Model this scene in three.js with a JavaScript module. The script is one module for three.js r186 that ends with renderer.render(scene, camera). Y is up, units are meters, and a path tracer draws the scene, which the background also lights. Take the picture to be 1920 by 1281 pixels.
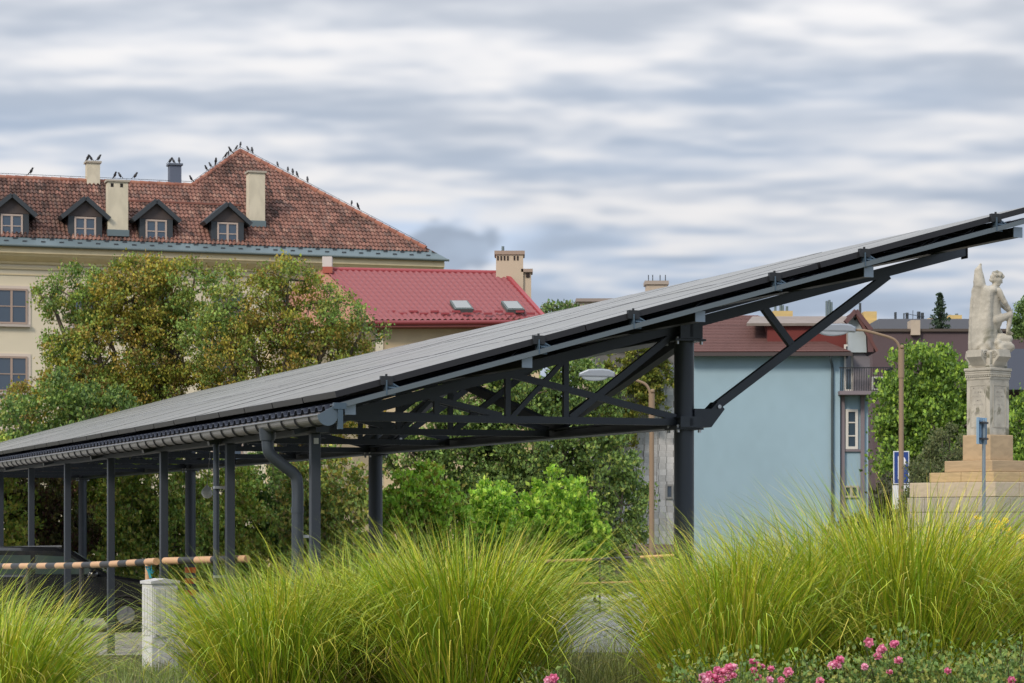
import * as THREE from 'three';
import { mergeGeometries } from 'three/addons/utils/BufferGeometryUtils.js';
import { RoundedBoxGeometry } from 'three/addons/geometries/RoundedBoxGeometry.js';
import { MarchingCubes } from 'three/addons/objects/MarchingCubes.js';

// ---------- camera, sky, sun, exposure ----------
const F = 4500, CX = 960, HY = 970, EYE = 2.0;          // focal length and principal point in photo pixels (shift lens), eye height
const scene = new THREE.Scene();
const camera = new THREE.PerspectiveCamera(2 * Math.atan(HY / F) * 180 / Math.PI, 1920 / 1940, 0.5, 2000);
camera.position.set(0, EYE, 0);
camera.lookAt(0, EYE, -10);
camera.setViewOffset(1920, 1940, 0, 0, 1920, 1281);
camera.focus = 21; camera.userData.fStop = 13;
camera.updateProjectionMatrix();
const renderer = new THREE.WebGLRenderer({ antialias: true });
renderer.toneMapping = THREE.LinearToneMapping;
renderer.toneMappingExposure = 1.68;
renderer.shadowMap.enabled = true;

const sun = new THREE.DirectionalLight(0xfff0dc, 1.5);
sun.position.set(-60, 75, 40); sun.target.position.set(0, 2, -40);
sun.shadow.radius = 24; sun.castShadow = true;
sun.shadow.mapSize.set(4096, 4096);
Object.assign(sun.shadow.camera, { left: -90, right: 90, top: 90, bottom: -90, near: 1, far: 320 });
scene.add(sun, sun.target);

function rng(seed) { let s = seed >>> 0; return () => { s = (s + 0x6D2B79F5) >>> 0; let t = Math.imul(s ^ (s >>> 15), 1 | s); t = (t + Math.imul(t ^ (t >>> 7), 61 | t)) ^ t; return ((t ^ (t >>> 14)) >>> 0) / 4294967296; }; }
const hash3 = (x, y, z) => { let h = Math.imul(x, 374761393) ^ Math.imul(y, 668265263) ^ Math.imul(z, 2147483647 - 61); h = Math.imul(h ^ (h >>> 13), 1274126177); return ((h ^ (h >>> 16)) >>> 0) / 4294967296; };
function noise3(x, y, z) {
  const X = Math.floor(x), Y = Math.floor(y), Z = Math.floor(z); x -= X; y -= Y; z -= Z;
  const u = x * x * x * (x * (6 * x - 15) + 10), v = y * y * y * (y * (6 * y - 15) + 10), w = z * z * z * (z * (6 * z - 15) + 10), L = (a, b, t) => a + (b - a) * t;
  return L(L(L(hash3(X, Y, Z), hash3(X + 1, Y, Z), u), L(hash3(X, Y + 1, Z), hash3(X + 1, Y + 1, Z), u), v),
    L(L(hash3(X, Y, Z + 1), hash3(X + 1, Y, Z + 1), u), L(hash3(X, Y + 1, Z + 1), hash3(X + 1, Y + 1, Z + 1), u), v), w);
}
function fbm(x, y, z, o = 5) { let a = 0.5, s = 0, n = 0; for (let i = 0; i < o; i++) { s += a * noise3(x, y, z); n += a; a *= 0.5; x = x * 2.03 + 7.1; y = y * 2.03 + 3.7; z = z * 2.03 + 1.3; } return s / n; }
const sstep = (a, b, x) => { x = Math.min(1, Math.max(0, (x - a) / (b - a))); return x * x * (3 - 2 * x); };
const mix = (a, b, t) => a + (b - a) * t;

{ // overcast sky: layered stratocumulus on a flat deck, brighter towards the zenith as overcast skies are
  const W = 2048, H = 1800, d = new Float32Array(W * H * 4);
  for (let j = 0; j < H; j++) {
    const el = ((j + 0.5) / H - 0.5) * Math.PI, se = Math.sin(el), ce = Math.cos(el);
    for (let i = 0; i < W; i++) {
      const k = (j * W + i) * 4; d[k + 3] = 1;
      if (el < -0.03) { d[k] = 0.2; d[k + 1] = 0.2; d[k + 2] = 0.19; continue; }
      const az = ((i + 0.5) / W - 0.5) * 2 * Math.PI, x = Math.cos(az) * ce, z = Math.sin(az) * ce;
      const q = 1 / (Math.max(se, 0) + 0.13), px = x * q, pz = z * q;
      // rolls of cloud lying across the view, drawn out sideways
      const wx = fbm(px * 1.3 + 3, pz * 1.6, 4.2, 3) - 0.5;
      const n1 = fbm(px * 1.8 + wx * 1.4 + 5, pz * 5.2 + wx * 1.4, 1.7, 5);
      const n2 = fbm(px * 8 + wx * 3, pz * 18 + wx * 3, 8.3, 4);
      let c = sstep(0.37, 0.72, n1 * 0.56 + n2 * 0.44);
      const blue = fbm(px * 0.6 + 11, pz * 1.1 + 2, 5.5, 3);
      let dark = (1 - c) * (0.55 + 0.9 * sstep(0.35, 0.65, blue));
      // one low grey-blue cumulus tower
      const ca = az + Math.PI / 2 + 0.0285, cb = el - 0.1135, cq = Math.hypot(ca / 0.021, cb / (cb > 0 ? 0.011 : 0.014)) + 1.1 * (Math.abs(az + 1.6) < 0.12 && el < 0.25 ? fbm(az * 90, el * 110, 3, 4) - 0.5 : 0);
      const cu = 1 - sstep(0.78, 0.95, cq), halo = 1 - sstep(0.95, 2.4, cq); c = mix(c, 0.95, halo * 0.8);
      dark = mix(dark, 1.1, cu); c = mix(c, 0.02 + 0.4 * (cu > 0 ? sstep(0.4, 0.75, fbm(az * 70, el * 90, 9, 3)) : 0), cu);
      const lum = (1 + 1.7 * Math.max(se, 0)) * mix(0.275, 0.415, c) * (1 - 0.16 * cu), w = Math.min(1, dark);
      d[k] = lum * mix(1.01, 0.74, w); d[k + 1] = lum * mix(1.0, 0.88, w); d[k + 2] = lum * mix(1.01, 1.1, w);
    }
  }
  const t = new THREE.DataTexture(d, W, H, THREE.RGBAFormat, THREE.FloatType);
  t.mapping = THREE.EquirectangularReflectionMapping; t.magFilter = t.minFilter = THREE.LinearFilter; t.wrapS = THREE.RepeatWrapping; t.needsUpdate = true;
  scene.background = t; scene.environment = t;
}

// ---------- helpers ----------
const V = (x, y, z) => new THREE.Vector3(x, y, z);
const at = (px, py, z) => V((px - CX) / F * z, EYE + (HY - py) / F * z, -z);   // a point of the place, z metres in front of the camera
const used = new Map();
function uname(n) { const k = used.get(n) || 0; used.set(n, k + 1); return k ? n + '_' + String(k).padStart(3, '0') : n; }
function tag(o, label, category, group, kind) { if (label) o.userData.label = label; if (category) o.userData.category = category; if (group) o.userData.group = group; if (kind) o.userData.kind = kind; return o; }
function thing(name, label, category, pos = [0, 0, 0], turn = 0, group) {
  const g = new THREE.Group(); g.name = uname(name); g.position.set(...pos); g.rotation.y = turn; scene.add(g); return tag(g, label, category, group);
}
function part(parent, name, geo, mat, kind) {
  const m = new THREE.Mesh(Array.isArray(geo) ? merge(geo) : geo, mat); m.name = name; m.castShadow = m.receiveShadow = true; if (kind) m.userData.kind = kind; (parent || scene).add(m); return m;
}
function merge(gs) {
  const any = gs.some(g => g.attributes.color);
  gs = gs.map(g => { g = g.index ? g.toNonIndexed() : g; for (const k of Object.keys(g.attributes)) if (!['position', 'normal', 'uv'].includes(k) && !(any && k === 'color')) g.deleteAttribute(k); if (!g.attributes.uv) g.setAttribute('uv', new THREE.BufferAttribute(new Float32Array(g.attributes.position.count * 2), 2)); return g; });
  return mergeGeometries(gs);
}
function box(w, h, d, x = 0, y = 0, z = 0, r = 0) { const g = r ? new RoundedBoxGeometry(w, h, d, 2, r) : new THREE.BoxGeometry(w, h, d); return g.translate(x, y, z); }
function boxAB(x0, x1, y0, y1, z0, z1, r = 0) { return box(x1 - x0, y1 - y0, z1 - z0, (x0 + x1) / 2, (y0 + y1) / 2, (z0 + z1) / 2, r); }
function cyl(r0, r1, h, seg = 16, x = 0, y = 0, z = 0) { return new THREE.CylinderGeometry(r1, r0, h, seg).translate(x, y + h / 2, z); }
function bar(a, b, w, h, up = V(0, 1, 0)) {       // a rectangular bar from a to b: w sideways, h along up
  const d = b.clone().sub(a), l = d.length(), g = new THREE.BoxGeometry(w, h, l);
  const zz = d.normalize(), xx = new THREE.Vector3().crossVectors(up, zz); if (xx.lengthSq() < 1e-6) xx.set(1, 0, 0); xx.normalize();
  const yy = new THREE.Vector3().crossVectors(zz, xx), m = new THREE.Matrix4().makeBasis(xx, yy, zz);
  m.setPosition(a.clone().add(b).multiplyScalar(0.5)); return g.applyMatrix4(m);
}
function rod(a, b, r0, r1 = r0, seg = 10) {
  const d = b.clone().sub(a), l = d.length(), g = new THREE.CylinderGeometry(r1, r0, l, seg);
  g.applyQuaternion(new THREE.Quaternion().setFromUnitVectors(V(0, 1, 0), d.normalize())); const c = a.clone().add(b).multiplyScalar(0.5); return g.translate(c.x, c.y, c.z);
}
function tube(pts, r, seg = 24, rs = 8) { return new THREE.TubeGeometry(new THREE.CatmullRomCurve3(pts), seg, r, rs); }
function poly(pts, uvScale = 1) {                 // flat polygon from 3D points (fan), uv in metres
  const g = new THREE.BufferGeometry(), P = [], U = [], o = pts[0], ex = pts[1].clone().sub(o).normalize(), n = new THREE.Vector3().crossVectors(ex, pts[pts.length - 1].clone().sub(o)).normalize(), ey = new THREE.Vector3().crossVectors(n, ex);
  for (let i = 1; i < pts.length - 1; i++) for (const p of [pts[0], pts[i], pts[i + 1]]) { P.push(p.x, p.y, p.z); const q = p.clone().sub(o); U.push(q.dot(ex) * uvScale, q.dot(ey) * uvScale); }
  g.setAttribute('position', new THREE.Float32BufferAttribute(P, 3)); g.setAttribute('uv', new THREE.Float32BufferAttribute(U, 2)); g.computeVertexNormals(); return g;
}
function slab(pts, t) {                           // polygon with thickness t (downwards along its normal)
  const n = new THREE.Vector3().crossVectors(pts[1].clone().sub(pts[0]), pts[2].clone().sub(pts[0])).normalize(), b = pts.map(p => p.clone().addScaledVector(n, -t)), gs = [poly(pts), poly(b.slice().reverse())];
  for (let i = 0; i < pts.length; i++) { const j = (i + 1) % pts.length; gs.push(poly([pts[i], b[i], b[j], pts[j]])); } return merge(gs);
}
function extr(shapePts, depth, bevel = 0) { const s = new THREE.Shape(shapePts.map(p => new THREE.Vector2(p[0], p[1]))); return new THREE.ExtrudeGeometry(s, { depth, bevelEnabled: bevel > 0, bevelSize: bevel, bevelThickness: bevel, bevelSegments: 2, curveSegments: 12 }); }
function tex(w, h, fn, rep = [1, 1], srgb = true) {
  const d = new Uint8Array(w * h * 4);
  for (let j = 0; j < h; j++) for (let i = 0; i < w; i++) { const c = fn(i / w, j / h, i, j), k = (j * w + i) * 4; d[k] = c[0] * 255; d[k + 1] = c[1] * 255; d[k + 2] = c[2] * 255; d[k + 3] = 255; }
  const t = new THREE.DataTexture(d, w, h); t.wrapS = t.wrapT = THREE.RepeatWrapping; t.repeat.set(...rep); t.magFilter = THREE.LinearFilter; t.minFilter = THREE.LinearMipmapLinearFilter; t.generateMipmaps = true; if (srgb) t.colorSpace = THREE.SRGBColorSpace; t.needsUpdate = true; return t;
}
const lin = (r, g, b) => new THREE.Color().setRGB(r, g, b);
const M = (r, g, b, rough = 0.8, o = {}) => new THREE.MeshStandardMaterial({ color: lin(r, g, b), roughness: rough, ...o });
const tile3 = (u, v, f, s, o = 4) => { // tileable noise on a torus
  const a = u * 2 * Math.PI, b = v * 2 * Math.PI, r = f / (2 * Math.PI); return fbm(Math.cos(a) * r + s, Math.sin(a) * r + Math.cos(b) * r * 1.3 + 9, Math.sin(b) * r * 1.3 + s * 2, o); };
// mottled tone map around 1 (multiplies a base colour): grain and stains of plaster, stone, paint
function mottle(seed, lo = 0.82, f = 6, size = 256) { return tex(size, size, (u, v, i, j) => { const n = tile3(u, v, f, seed, 5), g = hash3(i, j, seed), s = lo + (1 - lo) * Math.min(1, Math.max(0, 0.5 + (n - 0.5) * 2.6)) - 0.05 * g; return [s, s, s * 0.99]; }, [1, 1], false); }
// ---------- ground ----------
const gh = (x, z) => { // z = metres in front of the camera; raised planting bed falling to the car park
  const base = 0.5 * (1 - sstep(19.5, 33, z)); return base + (z < 34 ? 0.04 * (fbm(x * 0.8, z * 0.8, 2, 3) - 0.5) : 0); };
{
  const grid = (x0, x1, z0, z1, nx, nz, dy) => { const g = new THREE.PlaneGeometry(x1 - x0, z1 - z0, nx, nz).rotateX(-Math.PI / 2).translate((x0 + x1) / 2, 0, -(z0 + z1) / 2), p = g.attributes.position; for (let i = 0; i < p.count; i++) p.setY(i, gh(p.getX(i), -p.getZ(i)) + dy); const uv = g.attributes.uv; for (let i = 0; i < p.count; i++) uv.setXY(i, p.getX(i), p.getZ(i)); g.computeVertexNormals(); return g; };
  const soil = tex(256, 256, (u, v, i, j) => { const n = tile3(u, v, 10, 3, 5), g = hash3(i, j, 5); const k = 0.55 + 0.5 * n + 0.2 * (g - 0.5); return [0.36 * k, 0.36 * k, 0.2 * k]; }, [0.4, 0.4]);
  tag(part(null, 'ground', grid(-700, 700, -20, 900, 60, 180, 0), new THREE.MeshStandardMaterial({ map: soil, roughness: 1 })), 'earth and rough grass around the car park', 'ground', null, 'structure');
  const pav = tex(512, 512, (u, v, i, j) => { const r = Math.floor(v * 12), x = u * 6 + (r % 2) * 0.5, fx = x - Math.floor(x), fy = v * 12 - r; const e = Math.min(fx, 1 - fx) * 2 < 0.05 || Math.min(fy, 1 - fy) < 0.05; const t = 0.62 + 0.1 * hash3(Math.floor(x) % 6, r, 2) + 0.12 * (tile3(u, v, 8, 1) - 0.5) + 0.06 * (hash3(i, j, 1) - 0.5), k = e ? 0.62 : 1; return [t * k, t * k * 0.985, t * k * 0.95]; }, [0.8, 0.8]);
  const pv = grid(-60, 60, 33, 64, 20, 30, 0.006);
  tag(part(null, 'car_park_paving', pv, new THREE.MeshStandardMaterial({ map: pav, roughness: 0.9 })), 'pale concrete block paving under the solar carport', 'paving', null, 'structure');
}
// ---------- solar carport ----------
const steel = M(0.048, 0.058, 0.074, 0.4, { metalness: 0.25 }), steelDark = M(0.022, 0.025, 0.03, 0.5, { metalness: 0.2 });
const galv = M(0.3, 0.36, 0.42, 0.4, { metalness: 0.6 }), gutterMat = M(0.2, 0.2, 0.195, 0.3, { metalness: 0.65 }), pipeMat = M(0.06, 0.075, 0.095, 0.4, { metalness: 0.3 });
const sheetMat = M(0.028, 0.036, 0.06, 0.42, { metalness: 0.2 }), fasciaMat = M(0.19, 0.18, 0.19, 0.55), bolt = M(0.55, 0.57, 0.6, 0.35, { metalness: 0.8 });
const TH = 20.14 * Math.PI / 180;
const carport = thing('solar_carport', 'long dark steel carport with a sloping roof of solar panels', 'carport', [-1.73, 0, -24.7], TH);
const E0 = -1.86, E1 = 39.3, RS = 0.275;                   // roof from gable edge E0 to E1 along the eave
const C = (L, h, e) => V(L, EYE + h, -e);                  // carport coordinates: across, height above eye, along the eave
const roofH = L => 1.365 + RS * L;                         // top of the panels
{
  // columns
  const colE = [0, 11.5, 24.5, 37];
  const colTop = EYE + 1.9;
  colE.forEach((e, i) => {
    const c = part(carport, 'column', new THREE.CylinderGeometry(0.108, 0.108, colTop, 28).translate(3.83, colTop / 2, -e), steel);
    part(c, 'top_flange', [box(0.36, 0.022, 0.36, 3.83, colTop + 0.012, -e)], steel);
    part(c, 'lower_flange', [box(0.32, 0.02, 0.32, 3.83, EYE + 0.955, -e)], steel);
    part(c, 'strut_bracket', [extr([[0, 0], [0.2, 0], [0.36, 0.2], [0.28, 0.28], [0.2, 0.2], [0, 0.2]], 0.2).translate(3.91, EYE + 0.975, -e - 0.1)], steel);
    part(c, 'bolt', [[-0.14, 0.14], [0.14, 0.14], [-0.14, -0.14], [0.14, -0.14]].flatMap(([dx, dz]) => [cyl(0.018, 0.018, 0.08, 6, 3.83 + dx, colTop - 0.035, -e + dz), cyl(0.018, 0.018, 0.08, 6, 3.83 + dx * 0.9, EYE + 0.915, -e + dz * 0.9)]), bolt);
    part(c, 'bolt', [cyl(0.022, 0.022, 0.24, 8, 0, -0.12, 0).rotateX(Math.PI / 2).translate(4.2, EYE + 1.2, -e)], bolt);
    const r = 0.114;
    if (i === 1) part(c, 'orange_band', new THREE.CylinderGeometry(r, r, 0.1, 24).translate(3.83, EYE - 0.6, -e), M(0.75, 0.12, 0.02, 0.6));
    if (i === 2) for (const y of [-1.08, -1.3, -1.54]) part(c, 'orange_band', new THREE.CylinderGeometry(r, r, 0.11, 24).translate(3.83, EYE + y, -e), M(0.75, 0.12, 0.02, 0.6));
  });
  // beams that join the columns, and their zigzag bracing
  for (const [y0, y1, n] of [[0.965, 1.085, 'lower_beam'], [1.925, 2.1, 'upper_beam']]) part(carport, n, [boxAB(3.7, 3.96, EYE + y1 - 0.02, EYE + y1, -E1, 0.2), boxAB(3.81, 3.85, EYE + y0 + 0.02, EYE + y1 - 0.02, -E1, 0.2), boxAB(3.7, 3.96, EYE + y0, EYE + y0 + 0.02, -E1, 0.2), boxAB(3.7, 3.96, EYE + y0 + 0.02, EYE + y1 - 0.02, 0.17, 0.2)], steel);
  for (let b = 0; b < 3; b++) {
    const s = colE[b], d = (colE[b + 1] - s) / 3;
    for (const [e0, h0, e1, h1] of [[s + 0.15, 1.9, s + d, 1.1], [s + d, 1.1, s + 2 * d, 1.9], [s + 2 * d, 1.9, s + 3 * d - 0.15, 1.1]]) part(carport, 'longitudinal_brace', bar(C(3.83, h0, e0), C(3.83, h1, e1), 0.11, 0.11), steel);
  }
  // trusses across, every third one on a column
  const trE = []; for (let b = 0; b < 3; b++) for (let k = 0; k < 3; k++) trE.push(colE[b] + (colE[b + 1] - colE[b]) / 3 * k); trE.push(37);
  const raf = L => 1.0 + 0.27 * L;                        // underside of the rafter
  trE.forEach((e, i) => {
    const t = new THREE.Group(); t.name = 'truss'; carport.add(t);
    part(t, 'bottom_chord', bar(C(-0.42, 1.03, e), C(3.72, 1.03, e), 0.09, 0.075), steel);
    part(t, 'rafter', bar(C(-0.55, raf(-0.55) + 0.045, e), C(7.3, raf(7.3) + 0.045, e), 0.1, 0.11), steel);
    const w = (L0, h0, L1, h1, s = 0.06) => part(t, 'web', bar(C(L0, h0, e), C(L1, h1, e), s, s), steel);
    for (const L of [1.0, 1.79, 2.45]) w(L, 1.06, L, raf(L), 0.058);
    w(1.83, raf(1.83) + 0.01, 3.72, 1.08, 0.068); w(0.92, raf(0.92), 1.72, 1.07); w(0.25, raf(0.25), 0.98, 1.06, 0.05); w(1.84, 1.06, 2.42, raf(2.42), 0.05);
    w(2.5, 1.06, 3.7, raf(3.7) - 0.02, 0.07);
    part(t, 'end_plate', box(0.012, 0.17, 0.13, 7.31, EYE + raf(7.3) + 0.045, -e), steelDark);
    if (i % 3 === 0) {
      part(t, 'strut', bar(C(4.18, 1.19, e), C(6.32, raf(6.32), e), 0.085, 0.09), steel);
      part(t, 'strut', bar(C(4.79, raf(4.79), e), C(5.14, 1.88, e), 0.075, 0.075), steel);
    }
  });
  // eave posts and the beam they carry
  for (let k = 0; k < 11; k++) {
    const e = 3.72 * k; if (e > 38) break;
    const p = part(carport, 'eave_post', boxAB(-0.36, -0.26, 0, EYE + 0.86, -e - 0.05, -e + 0.05, 0.008), steel);
    if (k === 0) part(p, 'notice_plate', boxAB(-0.335, -0.285, EYE + 0.75, EYE + 0.81, -e + 0.051, -e + 0.055), M(0.7, 0.7, 0.68));
  }
  part(carport, 'eave_beam', boxAB(-0.38, -0.24, EYE + 0.86, EYE + 0.98, -E1, 0.3), steel);
  // purlins with end caps at the gable overhang
  for (const L of [-0.45, 1.35, 3.21, 5.12, 6.9]) {
    const h = raf(L) + 0.155, p = part(carport, 'purlin', boxAB(L - 0.05, L + 0.05, EYE + h - 0.05, EYE + h + 0.05, -E1, -E0 - 0.1), steelDark);
    part(p, 'end_cap', boxAB(L - 0.054, L + 0.054, EYE + h - 0.056, EYE + h + 0.054, -E0 - 0.1, -E0 - 0.085), galv);
  }
  // trapezoidal roof sheet: ribs run up the slope
  { const P = [], idx = [], top = L => EYE + roofH(L) - 0.155, pitch = 0.26, prof = [[0, 0], [0.1, 0], [0.13, 0.04], [0.2, 0.04], [0.23, 0]]; let n = 0; const es = [];
    for (let e = E0; e < E1; e += pitch) for (const [de, dh] of prof) es.push([e + de, dh]);
    for (const th of [0, -0.012]) for (const [e, dh] of es) for (const L of [-0.62, 7.16]) { P.push(L, top(L) + dh + th, -e); n++; }
    const m = es.length; for (let s = 0; s < 2; s++) for (let i = 0; i < m - 1; i++) { const a = s * m * 2 + i * 2; s ? idx.push(a, a + 2, a + 1, a + 1, a + 2, a + 3) : idx.push(a, a + 1, a + 2, a + 1, a + 3, a + 2); }
    for (const o of [0, 1]) for (let i = 0; i < m - 1; i++) { const a = i * 2 + o, b = a + m * 2; idx.push(a, a + 2, b, a + 2, b + 2, b); }
    const g = new THREE.BufferGeometry(); g.setAttribute('position', new THREE.Float32BufferAttribute(P, 3)); g.setIndex(idx); const g2 = g.toNonIndexed(); g2.computeVertexNormals();
    part(carport, 'roof_sheet', g2, sheetMat);
    part(carport, 'verge_flashing', [bar(C(-0.64, roofH(-0.64) - 0.15, E0 - 0.015), C(7.18, roofH(7.18) - 0.15, E0 - 0.015), 0.02, 0.04), bar(C(-0.64, roofH(-0.64) - 0.125, E0 + 0.05), C(7.18, roofH(7.18) - 0.125, E0 + 0.05), 0.15, 0.008)], M(0.15, 0.18, 0.2, 0.45, { metalness: 0.5 })); }
  // mounting rails with brackets at the gable edge
  const rowC = [0.66, 3.22, 5.8];
  for (const rc of rowC) for (const s of [-0.775, 0.78]) {
    const L = rc + s, h = roofH(L) - 0.095;
    const r = part(carport, 'mounting_rail', bar(C(L, h, E0 + 0.04), C(L, h, E1 - 0.1), 0.045, 0.05), steelDark);
    part(r, 'rail_bracket', [boxAB(L - 0.012, L + 0.1, EYE + h - 0.07, EYE + h + 0.03, -E0 - 0.045, -E0 - 0.035), boxAB(L - 0.012, L - 0.002, EYE + h - 0.07, EYE + h + 0.07, -E0 - 0.03, -E0 + 0.03), bar(C(L + 0.04, h + 0.05, E0), C(L + 0.17, h - 0.02, E0), 0.012, 0.012), bar(C(L + 0.02, h - 0.0, E0), C(L + 0.15, h + 0.0, E0), 0.012, 0.012)], M(0.1, 0.15, 0.2, 0.4, { metalness: 0.5 }));
    part(r, 'clamp', [boxAB(L - 0.06, L + 0.06, EYE + h + 0.025, EYE + h + 0.11, -E0 - 0.035, -E0 + 0.012), cyl(0.012, 0.012, 0.03, 6, L, EYE + h + 0.1, -E0 - 0.01)], steelDark);
  }
  // cables looped under the panels
  const cab = (L0, L1, e, sag) => { const p = []; for (let i = 0; i <= 6; i++) { const t = i / 6, L = mix(L0, L1, t); p.push(C(L, roofH(L) - 0.075 - sag * Math.sin(Math.PI * t) + 0.012 * Math.sin(9 * t), e + 0.05 * Math.sin(7 * t))); } return tube(p, 0.006, 20, 5); };
  const black = M(0.01, 0.01, 0.012, 0.5);
  for (const [a, b, s] of [[5.3, 5.9, 0.05], [5.5, 6.05, 0.03], [6.0, 6.45, 0.055], [6.1, 6.4, 0.02], [2.8, 3.3, 0.05], [0.9, 1.3, 0.05], [3.6, 4.3, 0.045]]) part(carport, 'cable', cab(a, b, E0 + 0.12, s), black);
  // solar panels, three rows up the slope
  const PW = 1.21, PL = 2.57, n = Math.floor((E1 - E0) / PW), th = Math.atan(RS), sl = PL / Math.cos(th);
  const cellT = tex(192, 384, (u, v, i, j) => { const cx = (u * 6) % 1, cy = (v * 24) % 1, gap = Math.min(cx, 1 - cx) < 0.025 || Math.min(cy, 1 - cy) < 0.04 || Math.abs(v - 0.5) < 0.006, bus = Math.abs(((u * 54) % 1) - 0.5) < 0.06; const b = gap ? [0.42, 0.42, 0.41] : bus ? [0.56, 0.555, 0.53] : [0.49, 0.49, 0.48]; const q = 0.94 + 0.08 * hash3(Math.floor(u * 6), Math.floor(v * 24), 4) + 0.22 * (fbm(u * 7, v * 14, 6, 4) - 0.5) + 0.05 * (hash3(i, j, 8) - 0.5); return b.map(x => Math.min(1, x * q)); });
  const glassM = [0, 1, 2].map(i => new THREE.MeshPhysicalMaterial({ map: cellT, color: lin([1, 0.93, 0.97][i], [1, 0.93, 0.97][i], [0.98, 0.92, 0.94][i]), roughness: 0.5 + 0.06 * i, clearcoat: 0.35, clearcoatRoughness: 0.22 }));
  const frameM = M(0.03, 0.03, 0.034, 0.4, { metalness: 0.4 });
  const W = PW - 0.036, LL = sl - 0.022, fr = merge([box(LL, 0.06, 0.025, 0, 0, W / 2 - 0.0125), box(LL, 0.06, 0.025, 0, 0, -W / 2 + 0.0125), box(0.025, 0.06, W - 0.05, LL / 2 - 0.0125, 0, 0), box(0.025, 0.06, W - 0.05, -LL / 2 + 0.0125, 0, 0)]);
  const gl = box(LL - 0.046, 0.008, W - 0.046, 0, 0.0262, 0); { const uv = gl.attributes.uv, p = gl.attributes.position; for (let i = 0; i < p.count; i++) uv.setXY(i, p.getZ(i) / W + 0.5, p.getX(i) / LL + 0.5); }
  const R = rng(77);
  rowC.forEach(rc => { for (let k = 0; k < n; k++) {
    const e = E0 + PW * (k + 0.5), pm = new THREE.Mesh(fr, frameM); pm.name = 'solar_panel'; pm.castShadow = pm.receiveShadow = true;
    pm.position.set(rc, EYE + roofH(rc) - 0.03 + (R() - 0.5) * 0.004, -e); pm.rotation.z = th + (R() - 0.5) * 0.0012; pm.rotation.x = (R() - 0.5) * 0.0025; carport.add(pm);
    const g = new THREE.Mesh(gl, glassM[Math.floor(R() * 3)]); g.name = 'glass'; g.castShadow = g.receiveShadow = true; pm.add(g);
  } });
  // fascia, gutter and its brackets
  part(carport, 'fascia', boxAB(-0.6, -0.575, EYE + 0.9, EYE + roofH(-0.62) - 0.175, -E1, -E0 - 0.02), fasciaMat);
  const gr = 0.085, gx = -0.70, gy = EYE + 0.965, shape = []; for (let i = 0; i <= 14; i++) { const a = Math.PI + i / 14 * Math.PI; shape.push([Math.cos(a) * gr, Math.sin(a) * gr]); } shape.push([gr + 0.008, 0.008]); for (let i = 14; i >= 0; i--) { const a = Math.PI + i / 14 * Math.PI; shape.push([Math.cos(a) * (gr - 0.006), Math.sin(a) * (gr - 0.006)]); }
  const gut = part(carport, 'gutter', extr(shape, E1 - E0).translate(gx, gy, -E1), gutterMat);
  part(gut, 'bead', rod(V(gx - gr, gy + 0.004, -E1), V(gx - gr, gy + 0.004, -E0), 0.011, 0.011, 10), gutterMat);
  const endc = []; for (let i = 0; i <= 16; i++) { const a = Math.PI + i / 16 * Math.PI; endc.push([Math.cos(a) * (gr + 0.014), Math.sin(a) * (gr + 0.014)]); } endc.push([gr + 0.06, 0.06], [gr - 0.01, 0.1]);
  part(gut, 'end_cap', extr(endc, 0.012).translate(gx, gy, -E0), M(0.11, 0.15, 0.19, 0.4, { metalness: 0.4 }));
  part(gut, 'end_bracket', [boxAB(gx + gr + 0.01, gx + gr + 0.06, gy - 0.13, gy + 0.1, -E0 - 0.01, -E0 + 0.03), boxAB(gx + gr - 0.03, gx + gr + 0.09, gy + 0.06, gy + 0.12, -E0 - 0.02, -E0 + 0.035)], M(0.08, 0.12, 0.16, 0.4, { metalness: 0.4 }));
  const brg = new THREE.TorusGeometry(gr + 0.006, 0.009, 6, 16, Math.PI).rotateZ(Math.PI);
  for (let e = E0 + 0.35; e < E1; e += 0.52) { const b = new THREE.Mesh(brg, steelDark); b.name = 'gutter_bracket'; b.position.set(gx, gy, -e); b.castShadow = true; carport.add(b); }
  // downpipes
  const dp = (e, r, L1) => { const p = [V(gx, gy - 0.06, -e), V(gx, gy - 0.2, -e), V(gx + 0.02, gy - 0.3, -e), V(mix(gx, L1, 0.5), gy - 0.42, -e), V(L1 - 0.02, gy - 0.54, -e), V(L1, gy - 0.66, -e), V(L1, gy - 0.9, -e)];
    const d = part(carport, 'downpipe', [tube(p, r, 40, 18), cyl(r, r, gy - 0.88, 18, L1, 0, -e)], pipeMat);
    part(d, 'outlet', [cyl(r * 1.25, r * 1.5, 0.12, 18, gx, gy - 0.17, -e)], pipeMat);
    for (const y of [gy - 0.92, 1.35]) part(d, 'collar', [cyl(r * 1.1, r * 1.1, 0.06, 18, L1, y, -e)], pipeMat);
    part(d, 'pipe_clip', [box(0.16, 0.03, 0.04, L1 + 0.06, 1.8, -e, 0)], bolt); };
  dp(0.42, 0.062, -0.38);
  const d2 = part(carport, 'downpipe', [cyl(0.036, 0.036, EYE + 0.88, 14, -0.42, 0, -3.95)], pipeMat); for (const y of [1.3, 2.35]) part(d2, 'pipe_clip', box(0.15, 0.03, 0.09, -0.38, y, -3.93), bolt);
}
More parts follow.
